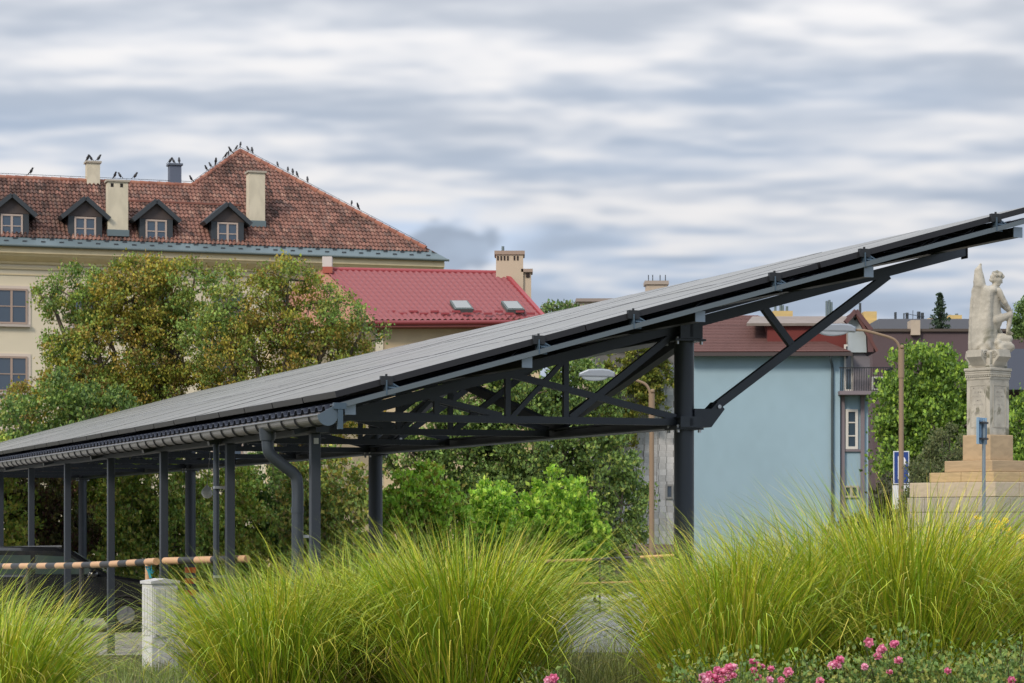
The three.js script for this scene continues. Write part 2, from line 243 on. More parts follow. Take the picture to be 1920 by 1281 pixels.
// ---------- buildings ----------
const glassW = new THREE.MeshPhysicalMaterial({ color: lin(0.05, 0.075, 0.11), roughness: 0.06, clearcoat: 1, clearcoatRoughness: 0.04 });
const whiteP = M(0.62, 0.6, 0.56, 0.6), woodF = M(0.36, 0.27, 0.22, 0.7), slate = M(0.035, 0.043, 0.052, 0.6), brownBoard = M(0.065, 0.05, 0.048, 0.7), zinc = M(0.14, 0.185, 0.2, 0.5, { metalness: 0.3 });
const plaster = (r, g, b, s, rep = 0.25) => { const t = mottle(s, 0.86, 5); t.repeat.set(rep, rep); return new THREE.MeshStandardMaterial({ color: lin(r, g, b), map: t, roughness: 0.92 }); };
// window as a part of parent: frame, panes, mullions; centre x,y on plane z, looking towards +z
function window_(parent, x, y, z, w, h, nx, ny, mat = whiteP, fw = 0.07) {
  const g = new THREE.Group(); g.name = 'window'; parent.add(g);
  part(g, 'frame', [boxAB(x - w / 2, x + w / 2, y + h / 2 - fw, y + h / 2, z, z + 0.08), boxAB(x - w / 2, x + w / 2, y - h / 2, y - h / 2 + fw, z, z + 0.08), boxAB(x - w / 2, x - w / 2 + fw, y - h / 2 + fw, y + h / 2 - fw, z, z + 0.08), boxAB(x + w / 2 - fw, x + w / 2, y - h / 2 + fw, y + h / 2 - fw, z, z + 0.08)], mat);
  for (let i = 1; i < nx; i++) part(g, 'mullion', boxAB(x - w / 2 + w * i / nx - 0.05, x - w / 2 + w * i / nx + 0.05, y - h / 2 + fw, y + h / 2 - fw, z, z + 0.07), mat);
  for (let j = 1; j < ny; j++) part(g, 'glazing_bar', boxAB(x - w / 2 + fw, x + w / 2 - fw, y - h / 2 + h * j / ny - 0.022, y - h / 2 + h * j / ny + 0.022, z + 0.005, z + 0.06), mat);
  for (let i = 0; i < nx; i++) for (let j = 0; j < ny; j++) part(g, 'pane', boxAB(x - w / 2 + w * i / nx + 0.03, x - w / 2 + w * (i + 1) / nx - 0.03, y - h / 2 + h * j / ny + 0.02, y - h / 2 + h * (j + 1) / ny - 0.02, z + 0.01, z + 0.03), glassW);
  return g;
}
// clay pantiles laid over a roof plane: o = eave corner, ex along the eave, up the slope; inside(u, v) says where
function pantiles(o, ex, ey, n, us, vs, inside, seed, pal, tw = 0.2, tl = 0.3) {
  const P = [], Cc = [], R = rng(seed), q = (u, v, w, c) => { const p = o.clone().addScaledVector(ex, u).addScaledVector(ey, v).addScaledVector(n, w); P.push(p.x, p.y, p.z); Cc.push(...c); };
  for (let v = vs[0]; v < vs[1]; v += tl) for (let u = us[0]; u < us[1]; u += tw) {
    if (!inside(u + tw / 2, v + tl / 2)) continue;
    const st = fbm(u * 0.55, v * 0.28, seed, 4), sp = fbm(u * 2.2, v * 2.2, seed + 5, 3), k = R(); let c = k < 0.16 ? pal[1] : k < 0.26 ? pal[2] : pal[0];
    let m = (0.72 + 0.5 * R()) * (R() < sstep(0.4, 0.68, st) ? 0.62 : 1.08) * (R() < sstep(0.5, 0.72, sp) ? 0.6 : 1); c = c.map(x => x * m);
    const w0 = 0.055 + 0.012 * R(), j = (R() - 0.5) * 0.012, S = 5, top = 0.012;
    for (let i = 0; i < S; i++) { const f = t => { const a = t / S; return [u + a * tw, (a < 0.62 ? Math.sin(a / 0.62 * Math.PI) * 0.055 : -Math.sin((a - 0.62) / 0.38 * Math.PI) * 0.018)]; }, [u0, h0] = f(i), [u1, h1] = f(i + 1);
      const v0 = v + j - 0.03, v1 = v + tl; q(u0, v0, h0 + w0, c); q(u1, v0, h1 + w0, c); q(u1, v1, h1 + top, c); q(u0, v0, h0 + w0, c); q(u1, v1, h1 + top, c); q(u0, v1, h0 + top, c); 
      q(u0, v0, h0 + w0 - 0.035, c); q(u1, v0, h1 + w0 - 0.035, c); q(u1, v0, h1 + w0, c); q(u0, v0, h0 + w0 - 0.035, c); q(u1, v0, h1 + w0, c); q(u0, v0, h0 + w0, c); }
  }
  const g = new THREE.BufferGeometry(); g.setAttribute('position', new THREE.Float32BufferAttribute(P, 3)); g.setAttribute('color', new THREE.Float32BufferAttribute(Cc, 3)); g.computeVertexNormals(); return g;
}
const clay = new THREE.MeshStandardMaterial({ color: 0xffffff, vertexColors: true, roughness: 0.9 });
const clayPal = [[0.205, 0.102, 0.078], [0.16, 0.094, 0.077], [0.25, 0.145, 0.11]];
function chimney(parent, x, y0, y1, z, w, d, mat, cap, holes) {
  const c = part(parent, 'chimney', boxAB(x - w / 2, x + w / 2, y0, y1, z - d / 2, z + d / 2), mat);
  part(c, 'cap', boxAB(x - w / 2 - 0.07, x + w / 2 + 0.07, y1, y1 + 0.09, z - d / 2 - 0.07, z + d / 2 + 0.07), cap);
  part(c, 'flashing', boxAB(x - w / 2 - 0.04, x + w / 2 + 0.04, y0 - 0.1, y0 + 0.2, z - d / 2 - 0.04, z + d / 2 + 0.04), zinc);
  for (const dx of holes || []) part(c, 'flue_opening', boxAB(x + dx - 0.07, x + dx + 0.07, y1 - 0.26, y1 - 0.08, z + d / 2 - 0.05, z + d / 2 + 0.004), M(0.02, 0.018, 0.016, 1));
  return c;
}
const birdLines = [], birdTops = [];
{ // large cream building with the clay roof
  const B = thing('cream_building', 'long cream building with old red clay tile roof, dormers and chimneys', 'building', [-3.16, 0, -116.6], 18 * Math.PI / 180);
  const cream = plaster(0.8, 0.67, 0.44, 2, 0.2), light = plaster(0.78, 0.7, 0.54, 3, 0.2), EH = EYE + 12.5, SL = 0.9, XL = -34;
  part(B, 'wall', [boxAB(XL, -0.9, 0, EH - 0.72, -11.4, -0.8)], light);
  part(B, 'cornice', [boxAB(XL, -0.1, EH - 0.16, EH - 0.04, -12.4, -0.1), extr([[0, 0], [0, -0.62], [-0.1, -0.62], [-0.16, -0.52], [-0.36, -0.42], [-0.55, -0.3], [-0.64, -0.2], [-0.72, -0.18], [-0.72, 0]].map(([a, b]) => [a + 0.8, b + EH - 0.16]), -XL - 0.1).rotateY(Math.PI / 2).translate(XL, 0, 0)], cream);
  part(B, 'string_course', [boxAB(XL, -0.84, EH - 1.02, EH - 0.9, -11.3, -0.72), boxAB(XL, -0.84, EH - 1.3, EH - 1.24, -11.3, -0.76)], cream);
  // roof planes
  const pk = V(-8.87, EH + 5.82, -6.46), jf = V(-11.74, EH + 3.64, -4.05), rl = V(XL, EH + 3.64, -4.05), e0 = V(XL, EH, 0), e1 = V(0, EH, 0), eb = V(0, EH, -12.92), jb = V(-11.74, EH + 3.64, -8.87), ebl = V(-11.74, EH, -12.92), rb = V(XL, EH, -8.1), rjb = V(-11.74, EH, -8.1);
  const roof = part(B, 'roof', [poly([jf, rl, e0, e1, pk]), poly([e1, eb, pk]), poly([eb, ebl, jb, pk]), poly([pk, jb, jf]), poly([rl, jf, rjb, rb]), poly([jf, jb, ebl, rjb]), poly([e0, rb, eb, e1])], M(0.16, 0.07, 0.05, 1));
  const up = V(0, SL, -1).normalize(), nn = V(0, 1, SL).normalize(), inF = (u, v) => { const x = XL + u, b = v * 0.743; if (b < 0.52) return false; if (x < -11.74) return b < 4.02; const hipx = -8.87 * b / 6.46; if (x > hipx - 0.05) return false; if (x < -8.87) return b < 4.05 + (x + 11.74) / 2.87 * 2.41; return b < 6.46; };
  part(roof, 'roof_tiles', pantiles(e0, V(1, 0, 0), up, nn, [0, -XL], [0.6, 9], inF, 11, clayPal), clay, 'stuff');
  const upR = V(-8.87, 5.82, 0).normalize(), nR = V(5.82, 8.87, 0).normalize();
  part(roof, 'roof_tiles', pantiles(eb, V(0, 0, 1), upR, nR, [0, 12.92], [0.5, 10.6], (u, v) => { const x = v * 0.836; return u > 6.46 * x / 8.87 && u < 12.92 - 6.46 * x / 8.87; }, 13, clayPal), clay, 'stuff');
  // ridge and hip tiles, each a half-round clay piece
  const ridge = (a, b) => { const d = b.clone().sub(a), L = d.length(), n = Math.floor(L / 0.42), q = new THREE.Quaternion().setFromUnitVectors(V(0, 1, 0), d.normalize()); const g0 = new THREE.CylinderGeometry(0.12, 0.145, 0.44, 8); for (let i = 0; i < n; i++) { const g = new THREE.Mesh(g0, ridgeM[(i * 7) % 3]); g.name = 'ridge_tile'; g.quaternion.copy(q); g.position.copy(a).addScaledVector(d, (i + 0.5) * L / n); roof.add(g); } };
  const ridgeM = [M(0.3, 0.12, 0.08, 0.9), M(0.24, 0.1, 0.07, 0.9), M(0.33, 0.15, 0.1, 0.9)];
  ridge(V(-27, rl.y, rl.z), jf); ridge(jf, pk); ridge(V(-0.9, EH + 0.6, -0.66), pk);
  // zinc apron at the eave with snow guards, gutter
  const ap = part(B, 'eave_apron', [slab([V(XL, EH + 0.02, 0.06), V(0.06, EH + 0.02, 0.06), V(-0.66, EH + 0.53, -0.56), V(XL, EH + 0.53, -0.56)], 0.03), slab([V(0.06, EH + 0.02, 0.06), V(0.06, EH + 0.02, -12.9), V(-0.66, EH + 0.53, -12.3), V(-0.66, EH + 0.53, -0.56)], 0.03)], zinc);
  for (let i = 0; i < 60; i++) { const x = -0.9 - i * 0.42; if (x < -26) break; const r = i % 2; part(ap, 'snow_guard', box(0.2, 0.09, 0.05, x, EH + 0.2 + r * 0.15, -0.15 - r * 0.16), slate); }
  part(B, 'gutter', rod(V(XL, EH - 0.02, 0.08), V(0.08, EH - 0.02, 0.08), 0.06, 0.06, 8), M(0.1, 0.13, 0.13, 0.5));
  // line of flashing across the slope
  part(roof, 'slope_flashing', bar(V(-15.2, EH + 2.62, -2.76), V(-9.6, EH + 2.62, -2.76), 0.05, 0.09), M(0.2, 0.08, 0.06, 0.9));
  // dormers
  for (const x of [-10.67, -14.07, -17.39, -20.76, -24.1]) {
    const d = new THREE.Group(); d.name = 'dormer'; B.add(d); const y0 = EH + 0.4, zf = -0.62;
    part(d, 'cheeks', [boxAB(x - 0.78, x - 0.5, y0, y0 + 1.12, zf - 1.6, zf), boxAB(x + 0.5, x + 0.78, y0, y0 + 1.12, zf - 1.6, zf), boxAB(x - 0.5, x + 0.5, y0, y0 + 1.12, zf - 1.6, zf - 0.06)], slate);
    part(d, 'gable', extr([[-0.92, 0], [0.92, 0], [0, 0.86]], 1.6).translate(x, y0 + 1.13, zf - 1.62), brownBoard);
    const s = 0.5 / 0.5; for (const k of [-1, 1]) part(d, 'roof_slope', bar(V(x + k * 0.56, y0 + 1.5, zf - 2.4), V(x + k * 0.56, y0 + 1.5, zf + 0.22), 1.46, 0.2, V(k * 0.86, 1.0, 0).normalize()), slate);
    const wn = window_(d, x, y0 + 0.55, zf - 0.05, 1.0, 1.08, 2, 2, M(0.45, 0.36, 0.31, 0.7), 0.08);
  }
  // chimneys
  const cm = plaster(0.66, 0.6, 0.47, 5, 0.5), cap = M(0.4, 0.36, 0.3, 0.9);
  chimney(B, -16.55, EH + 3.2, EH + 4.5, -4.1, 0.62, 0.62, cm, cap); chimney(B, -15.86, EH + 0.75, EH + 3.2, -0.95, 0.94, 0.7, cm, cap, [-0.28, 0.16]);
  chimney(B, -12.55, EH + 3.4, EH + 4.6, -4.3, 0.56, 0.6, M(0.1, 0.12, 0.17, 0.6), M(0.1, 0.12, 0.16, 0.6)); chimney(B, -9.05, EH + 1.55, EH + 4.05, -1.9, 0.78, 0.7, cm, cap);
  chimney(B, -2.3, EH + 1.0, EH + 2.35, -5.6, 0.4, 0.6, zinc, zinc);
  // lightning wire on short holders along ridge and hips
  const wireR = [[V(XL, rl.y, rl.z), jf], [jf, pk], [pk, V(-0.9, EH + 0.6, -0.66)]].map(sg => sg.map(p => p.clone().add(V(0, 0.2, 0))));
  part(roof, 'lightning_wire', wireR.map(([p, q]) => rod(p, q, 0.012, 0.012, 5)), slate);
  for (const [p, q] of wireR) { const n = Math.round(p.distanceTo(q) / 1.6); for (let i = 0; i <= n; i++) { const c = p.clone().lerp(q, i / n); part(roof, 'wire_holder', rod(c.clone().add(V(0, -0.2, 0)), c, 0.01, 0.01, 5), slate); } }
  B.updateMatrixWorld(true); birdLines.push(...wireR.map(([p, q]) => [B.localToWorld(p.clone()), B.localToWorld(q.clone())]));
  birdTops.push(B.localToWorld(V(-16.55, EH + 4.59, -4.1)), B.localToWorld(V(-12.55, EH + 4.69, -4.3)));
  // facade windows
  for (let k = 0; k < 7; k++) for (const y of [11.75, 8.62, 5.2]) { const x = -20.76 - 3.37 + 3.37 * k; const w = window_(B, x, y, -0.79, 1.45, 1.62, 2, 2, woodF, 0.08); part(w, 'sill', boxAB(x - 0.86, x + 0.86, y - 0.95, y - 0.83, -0.8, -0.62), M(0.45, 0.4, 0.36, 0.9)); part(w, 'surround', [boxAB(x - 0.88, x - 0.73, y - 0.83, y + 0.95, -0.8, -0.755), boxAB(x + 0.73, x + 0.88, y - 0.83, y + 0.95, -0.8, -0.755), boxAB(x - 0.73, x + 0.73, y + 0.82, y + 0.95, -0.8, -0.755)], M(0.6, 0.52, 0.45, 0.9)); }
}
{ // building with the red metal-tile roof
  const B = thing('red_roof_building', 'beige building with raspberry red metal tile roof and two skylights', 'building');
  const rl = at(606, 505, 87.5), rr = at(945, 512, 88), er = at(1024, 600, 84.6), el = at(703, 602, 84);
  const nx = 170, ny = 66, P = [], idx = [], n = new THREE.Vector3().crossVectors(er.clone().sub(el), rl.clone().sub(el)).normalize();
  for (let j = 0; j <= ny; j++) for (let i = 0; i <= nx; i++) { const u = i / nx, v = j / ny, p = el.clone().lerp(er, u).lerp(rl.clone().lerp(rr, u), v); const row = v * 13, fr = row - Math.floor(row); p.addScaledVector(n, 0.05 * (1 - fr) + 0.028 * Math.sin(u * 2 * Math.PI * 30)); P.push(p.x, p.y, p.z); }
  for (let j = 0; j < ny; j++) for (let i = 0; i < nx; i++) { const a = j * (nx + 1) + i; idx.push(a, a + 1, a + nx + 2, a, a + nx + 2, a + nx + 1); }
  const g = new THREE.BufferGeometry(); g.setAttribute('position', new THREE.Float32BufferAttribute(P, 3)); g.setIndex(idx); g.computeVertexNormals();
  const redM = M(0.245, 0.066, 0.072, 0.55), beige = plaster(0.62, 0.5, 0.33, 7);
  const roof = part(B, 'roof', g, redM);
  const bl = el.clone(), br = er.clone(), bk = V(0, 0, -6);
  part(B, 'wall', [slab([V(el.x + 0.3, 0, el.z - 0.5), V(er.x - 0.2, 0, er.z - 0.7), V(er.x - 0.2, el.y - 0.2, er.z - 0.7), V(el.x + 0.3, el.y - 0.2, el.z - 0.5)], 0.4), slab([V(er.x - 0.25, 0, er.z - 0.2), V(er.x - 0.25, 0, er.z - 7), V(er.x - 1.5, rr.y - 0.1, rr.z - 0.4), V(er.x - 0.25, er.y - 0.15, er.z - 0.2)], 0.3)], beige);
  part(B, 'gutter', rod(el.clone().add(V(0, -0.08, 0.1)), er.clone().add(V(0, -0.08, 0.1)), 0.09, 0.09, 10), M(0.2, 0.03, 0.035, 0.5));
  part(B, 'soffit', slab([el.clone().add(V(0, -0.12, 0.1)), er.clone().add(V(0, -0.12, 0.1)), er.clone().add(V(0, -0.16, -0.9)), el.clone().add(V(0, -0.16, -0.9))], 0.1), M(0.22, 0.06, 0.06, 0.7));
  part(roof, 'ridge_cap', rod(rl.clone(), rr.clone(), 0.09, 0.09, 10), M(0.3, 0.045, 0.055, 0.5)); part(roof, 'verge_trim', bar(rr, er, 0.16, 0.14), M(0.32, 0.05, 0.06, 0.5));
  // back slope and the older clay slope of the side wing
  part(roof, 'back_slope', poly([rr, rl, rl.clone().add(V(0, -2, -4)), rr.clone().add(V(0, -2, -4))]), redM);
  const wl = at(505, 625, 81), wr = at(560, 520, 85.5);
  part(B, 'side_wing_roof', slab([wl, el.clone().add(V(0, 0, 0.02)), rl, wr], 0.1), M(0.36, 0.17, 0.11, 0.9));
  part(B, 'side_wing_wall', slab([V(wl.x, 0, wl.z - 0.4), V(el.x, 0, el.z - 0.4), V(el.x, el.y - 0.25, el.z - 0.4), V(wl.x, wl.y - 0.25, wl.z - 0.4)], 0.3), beige);
  // skylights and snow stops
  const onRoof = (px, py) => { const t = (py - 505) / 97, z = mix(87.6, 84.3, t); return at(px, py, z); };
  for (const [x0, x1, y0, y1, sk] of [[843, 881, 570, 586, 10], [939, 977, 571, 587, 12]]) {
    const q = [onRoof(x0 + sk, y1), onRoof(x1 + 7, y1), onRoof(x1 - sk + 5, y0), onRoof(x0, y0)].map(p => p.addScaledVector(n, 0.14)), s = new THREE.Group(); s.name = 'skylight'; B.add(s);
    part(s, 'frame', slab(q, 0.16), M(0.1, 0.13, 0.13, 0.5)); const c = q.reduce((a, p) => a.add(p), V(0, 0, 0)).multiplyScalar(0.25); part(s, 'pane', slab(q.map(p => p.clone().lerp(c, 0.17).addScaledVector(n, 0.02)), 0.02), new THREE.MeshPhysicalMaterial({ color: lin(0.2, 0.22, 0.22), roughness: 0.05, clearcoat: 1, metalness: 0.5 }));
  }
  for (let i = 0; i < 14; i++) part(roof, 'snow_stop', box(0.3, 0.07, 0.08, ...onRoof(735 + i * 20, 589 + (i % 2) * 4).addScaledVector(n, 0.1).toArray()), M(0.25, 0.03, 0.04, 0.6));
  // fire wall chimney at the right and small white chimney at the left
  const ch = M(0.5, 0.41, 0.31, 0.9), cc = M(0.33, 0.25, 0.2, 0.9), a = at(955, 600, 87);
  const cbox = (x0, x1, y0, y1, z, d, nm, parent, mt) => { const p0 = at(x0, y1, z), p1 = at(x1, y0, z); return part(parent, nm, boxAB(p0.x, p1.x, p0.y, p1.y, -z - d, -z), mt); };
  const c1 = cbox(930, 981, 477, 620, 87.6, 1.2, 'chimney', B, ch); cbox(927, 984, 470, 477, 87.55, 1.3, 'cap', c1, cc);
  for (let i = 0; i < 7; i++) if (i !== 4) cbox(932 + i * 6.2, 935 + i * 6.2, 480, 488, 87.58, 0.1, 'flue_opening', c1, M(0.03, 0.02, 0.02, 1));
  const c2 = cbox(981, 996, 510, 640, 87.7, 1.0, 'chimney', B, ch); cbox(977, 999, 504, 510, 87.6, 1.1, 'cap', c2, cc); cbox(986, 993, 512, 520, 87.66, 0.1, 'flue_opening', c2, M(0.03, 0.02, 0.02, 1));
  part(c1, 'pipe', rod(at(943, 470, 88), at(943, 462, 88), 0.05, 0.05, 8), zinc);
  const c3 = cbox(604, 622, 481, 500, 87.2, 0.4, 'chimney', B, M(0.55, 0.52, 0.5, 0.9)); cbox(605, 623, 500, 512, 87.1, 0.5, 'brick_base', c3, M(0.35, 0.1, 0.07, 0.9));
}
{ // pale blue house
  const B = thing('blue_house', 'pale blue plastered house with maroon roof and a corner balcony', 'house', [0, 0, -90], -1 * Math.PI / 180);
  const s = 90 / F, X = px => (px - CX) * s, Y = py => EYE + (HY - py) * s;
  const blue = plaster(0.35, 0.5, 0.6, 9, 0.09), maroon = M(0.13, 0.055, 0.05, 0.85), mauve = M(0.2, 0.17, 0.19, 0.8), redW = plaster(0.16, 0.034, 0.03, 12, 0.6);
  part(B, 'wall', [boxAB(X(1296), X(1574), 0, Y(668), -9, 0), boxAB(X(1574), X(1628), 0, Y(668), -9, -0.25)], blue);
  // hipped roof laid in courses of shingles
  const ev = Y(662), a = V(X(1284), ev, 0.45), b = V(X(1592), ev, 0.45), r0 = V(X(1325), ev + 1.62, -2.8), r1 = V(X(1432), ev + 1.62, -2.8), bb = V(X(1592), ev, -8), ab = V(X(1284), ev, -8);
  const roof = part(B, 'roof', [poly([a, b, r1, r0]), poly([b, bb, r1]), poly([bb, ab, r0, r1]), poly([ab, a, r0]), poly([a, ab, bb, b])], maroon);
  { const n = V(0, 3.25, 1.62).normalize(), R = rng(4), mats = [[0.13, 0.062, 0.056, 71], [0.12, 0.057, 0.052, 72], [0.138, 0.066, 0.06, 73]].map(c => plaster(...c, 0.7)); for (let j = 0; j < 24; j++) { const t0 = j / 24, t1 = (j + 1.06) / 24, p0 = a.clone().lerp(r0, t0), p1 = b.clone().lerp(r1, t0), q0 = a.clone().lerp(r0, t1), q1 = b.clone().lerp(r1, t1); part(roof, 'shingle_course', slab([p0.addScaledVector(n, 0.028), p1.addScaledVector(n, 0.028), q1.addScaledVector(n, 0.014), q0.addScaledVector(n, 0.014)], 0.012), mats[Math.floor(R() * 3)]); } }
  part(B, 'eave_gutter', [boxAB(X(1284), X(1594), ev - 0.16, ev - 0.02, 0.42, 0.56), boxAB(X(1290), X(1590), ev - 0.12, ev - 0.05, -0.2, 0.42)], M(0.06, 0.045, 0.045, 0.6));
  part(B, 'downpipe', tube([V(X(1554), ev - 0.15, 0.5), V(X(1554), ev - 0.3, 0.45), V(X(1559), ev - 0.55, 0.1), V(X(1559), ev - 1.2, 0.08), V(X(1559), 3, 0.08), V(X(1559), 0, 0.08)], 0.05, 50, 8), M(0.05, 0.07, 0.08, 0.6));
  // cross gable
  const d = new THREE.Group(); d.name = 'gable_dormer'; B.add(d); const gy = Y(640), gx0 = X(1440), gx1 = X(1588), z0 = -3.4, z1 = -0.4, ry = Y(586);
  part(d, 'red_wall', boxAB(gx0, gx1, ev - 0.2, Y(604), z0, z1), redW);
  part(d, 'roof_slope', [slab([V(X(1400), Y(606), z1 + 0.2), V(gx1 + 0.35, Y(606), z1 + 0.2), V(gx1 + 0.35, ry, -1.9), V(X(1418), ry, -1.9)], 0.1), slab([V(gx1 + 0.35, ry, -1.9), V(gx1 + 0.35, Y(606), z0 - 0.2), V(X(1400), Y(606), z0 - 0.2), V(X(1418), ry, -1.9)], 0.1)], plaster(0.27, 0.23, 0.21, 14, 0.6));
  const q = (px, py, zz) => V(X(px), Y(py), zz);
  part(d, 'gable_wall', slab([q(1589, 662, 0.1), q(1623, 662, 0.1), q(1621, 622, 0.1), q(1601, 592, 0.1), q(1589, 606, 0.1)], 0.3), plaster(0.42, 0.48, 0.52, 15));
  part(d, 'attic_vent', boxAB(X(1599), X(1603), Y(602), Y(597), 0.1, 0.12), M(0.03, 0.03, 0.03));
  part(d, 'bargeboard', bar(q(1582, 607, 0.3), q(1601, 585, 0.3), 0.3, 0.16), M(0.12, 0.06, 0.062, 0.8)); part(d, 'bargeboard', bar(q(1601, 585, 0.3), q(1630, 622, 0.3), 0.3, 0.16), M(0.12, 0.06, 0.062, 0.8)); part(d, 'bargeboard', bar(q(1627, 618, 0.3), q(1629, 662, 0.3), 0.12, 0.2, V(1, 0, 0)), M(0.12, 0.06, 0.062, 0.8));
  part(d, 'side_roof', slab([q(1601, 584, 0.4), q(1643, 660, 0.4), q(1643, 660, -3.5), q(1601, 584, -3.5)], 0.1), maroon);
  // recessed bay with balcony, posts, door and windows
  for (const px of [1580, 1617]) part(B, 'bay_post', boxAB(X(px) - 0.07, X(px) + 0.07, 0, Y(742), -0.249, -0.12), mauve);
  const bal = part(B, 'balcony', boxAB(X(1570), X(1668), Y(742), Y(735), -2.2, 0.55), mauve);
  for (let i = 0; i < 22; i++) { const x = X(1571) + i * 0.088; part(bal, 'baluster', rod(V(x, Y(735), 0.5), V(x + 0.01, Y(692), 0.56), 0.012, 0.012, 5), steelDark); }
  part(bal, 'handrail', [bar(V(X(1569), Y(692), 0.55), V(X(1669), Y(692), 0.55), 0.05, 0.04), bar(V(X(1668), Y(692), 0.55), V(X(1668), Y(692), -2.2), 0.05, 0.04)], steelDark);
  for (let i = 0; i < 14; i++) part(bal, 'baluster', rod(V(X(1668), Y(735), 0.4 - i * 0.18), V(X(1669), Y(692), 0.4 - i * 0.18), 0.012, 0.012, 5), steelDark);
  part(bal, 'privacy_screen', extr([[0, 0], [0.62, 0], [0.62, 1.25], [0, 1.7]], 0.06).translate(X(1599), Y(735), -0.1), M(0.16, 0.15, 0.17, 0.8));
  const ac = part(bal, 'cooling_unit', boxAB(X(1632), X(1661), Y(733), Y(708), -0.1, 0.35, 0.02), M(0.6, 0.6, 0.58)); part(ac, 'grille', boxAB(X(1635), X(1656), Y(730), Y(711), 0.33, 0.36), M(0.02, 0.02, 0.022));
  window_(B, X(1591), Y(690), -0.245, 0.34, 1.75, 1, 2, whiteP); window_(B, X(1597), Y(805), -0.245, 0.46, 1.5, 1, 3, whiteP, 0.1); window_(B, X(1596), Y(922), -0.245, 0.55, 0.45, 2, 1, M(0.4, 0.36, 0.32));
  part(B, 'sill_band', boxAB(X(1582), X(1617), Y(847), Y(843), -0.249, -0.17), mauve);
}
{ // shingled grey wall
  const B = thing('shingle_clad_house', 'old house wall clad in pale grey square shingles partly under creeper', 'house', [0, 0, -91.6]);
  const s = 91.6 / F, X = px => (px - CX) * s, Y = py => EYE + (HY - py) * s, R = rng(31), ms = [0, 1, 2, 3].map(i => plaster(0.55 + 0.05 * i, 0.55 + 0.05 * i, 0.565 + 0.052 * i, 40 + i, 0.7));
  part(B, 'wall', boxAB(X(1120), X(1292), 0, Y(640), -6, 0), M(0.2, 0.2, 0.2, 0.9));
  part(B, 'roof', slab([V(X(1100), Y(640), 0.4), V(X(1300), Y(640), 0.4), V(X(1300), Y(600), -3), V(X(1100), Y(600), -3)], 0.15), M(0.13, 0.055, 0.05, 0.9));
  const w = 0.29, h = 0.235; for (let j = 0; j < 30; j++) for (let i = 0; i < 9; i++) { const x = X(1293) - (i + 0.5 + (j % 2) * 0.12) * w, y = Y(1030) + (j + 0.5) * h; if (x < X(1165) || y > Y(660)) continue; const m = part(B, 'shingle', box(w - 0.02, h - 0.004, 0.02, x + (R() - 0.5) * 0.015, y, 0.022), ms[Math.floor(R() * 4)]); m.rotation.x = -0.0; m.position.z = R() * 0.006; }
  window_(B, X(1255), Y(922), 0.03, 0.3, 0.55, 1, 1, M(0.3, 0.3, 0.3));
  const L = thing('low_annex', 'low beige annex wall with brown lean-to roof below the shingled house', 'annex', [0, 0, -84]);
  const s2 = 84 / F, X2 = px => (px - CX) * s2, Y2 = py => EYE + (HY - py) * s2;
  part(L, 'wall', boxAB(X2(1178), X2(1290), 0, Y2(1036), -2, 0), plaster(0.55, 0.45, 0.34, 16)); part(L, 'roof', slab([V(X2(1168), Y2(1037), 0.3), V(X2(1292), Y2(1035), 0.3), V(X2(1292), Y2(1022), -2), V(X2(1176), Y2(1022), -2)], 0.12), M(0.09, 0.045, 0.045, 0.8));
}
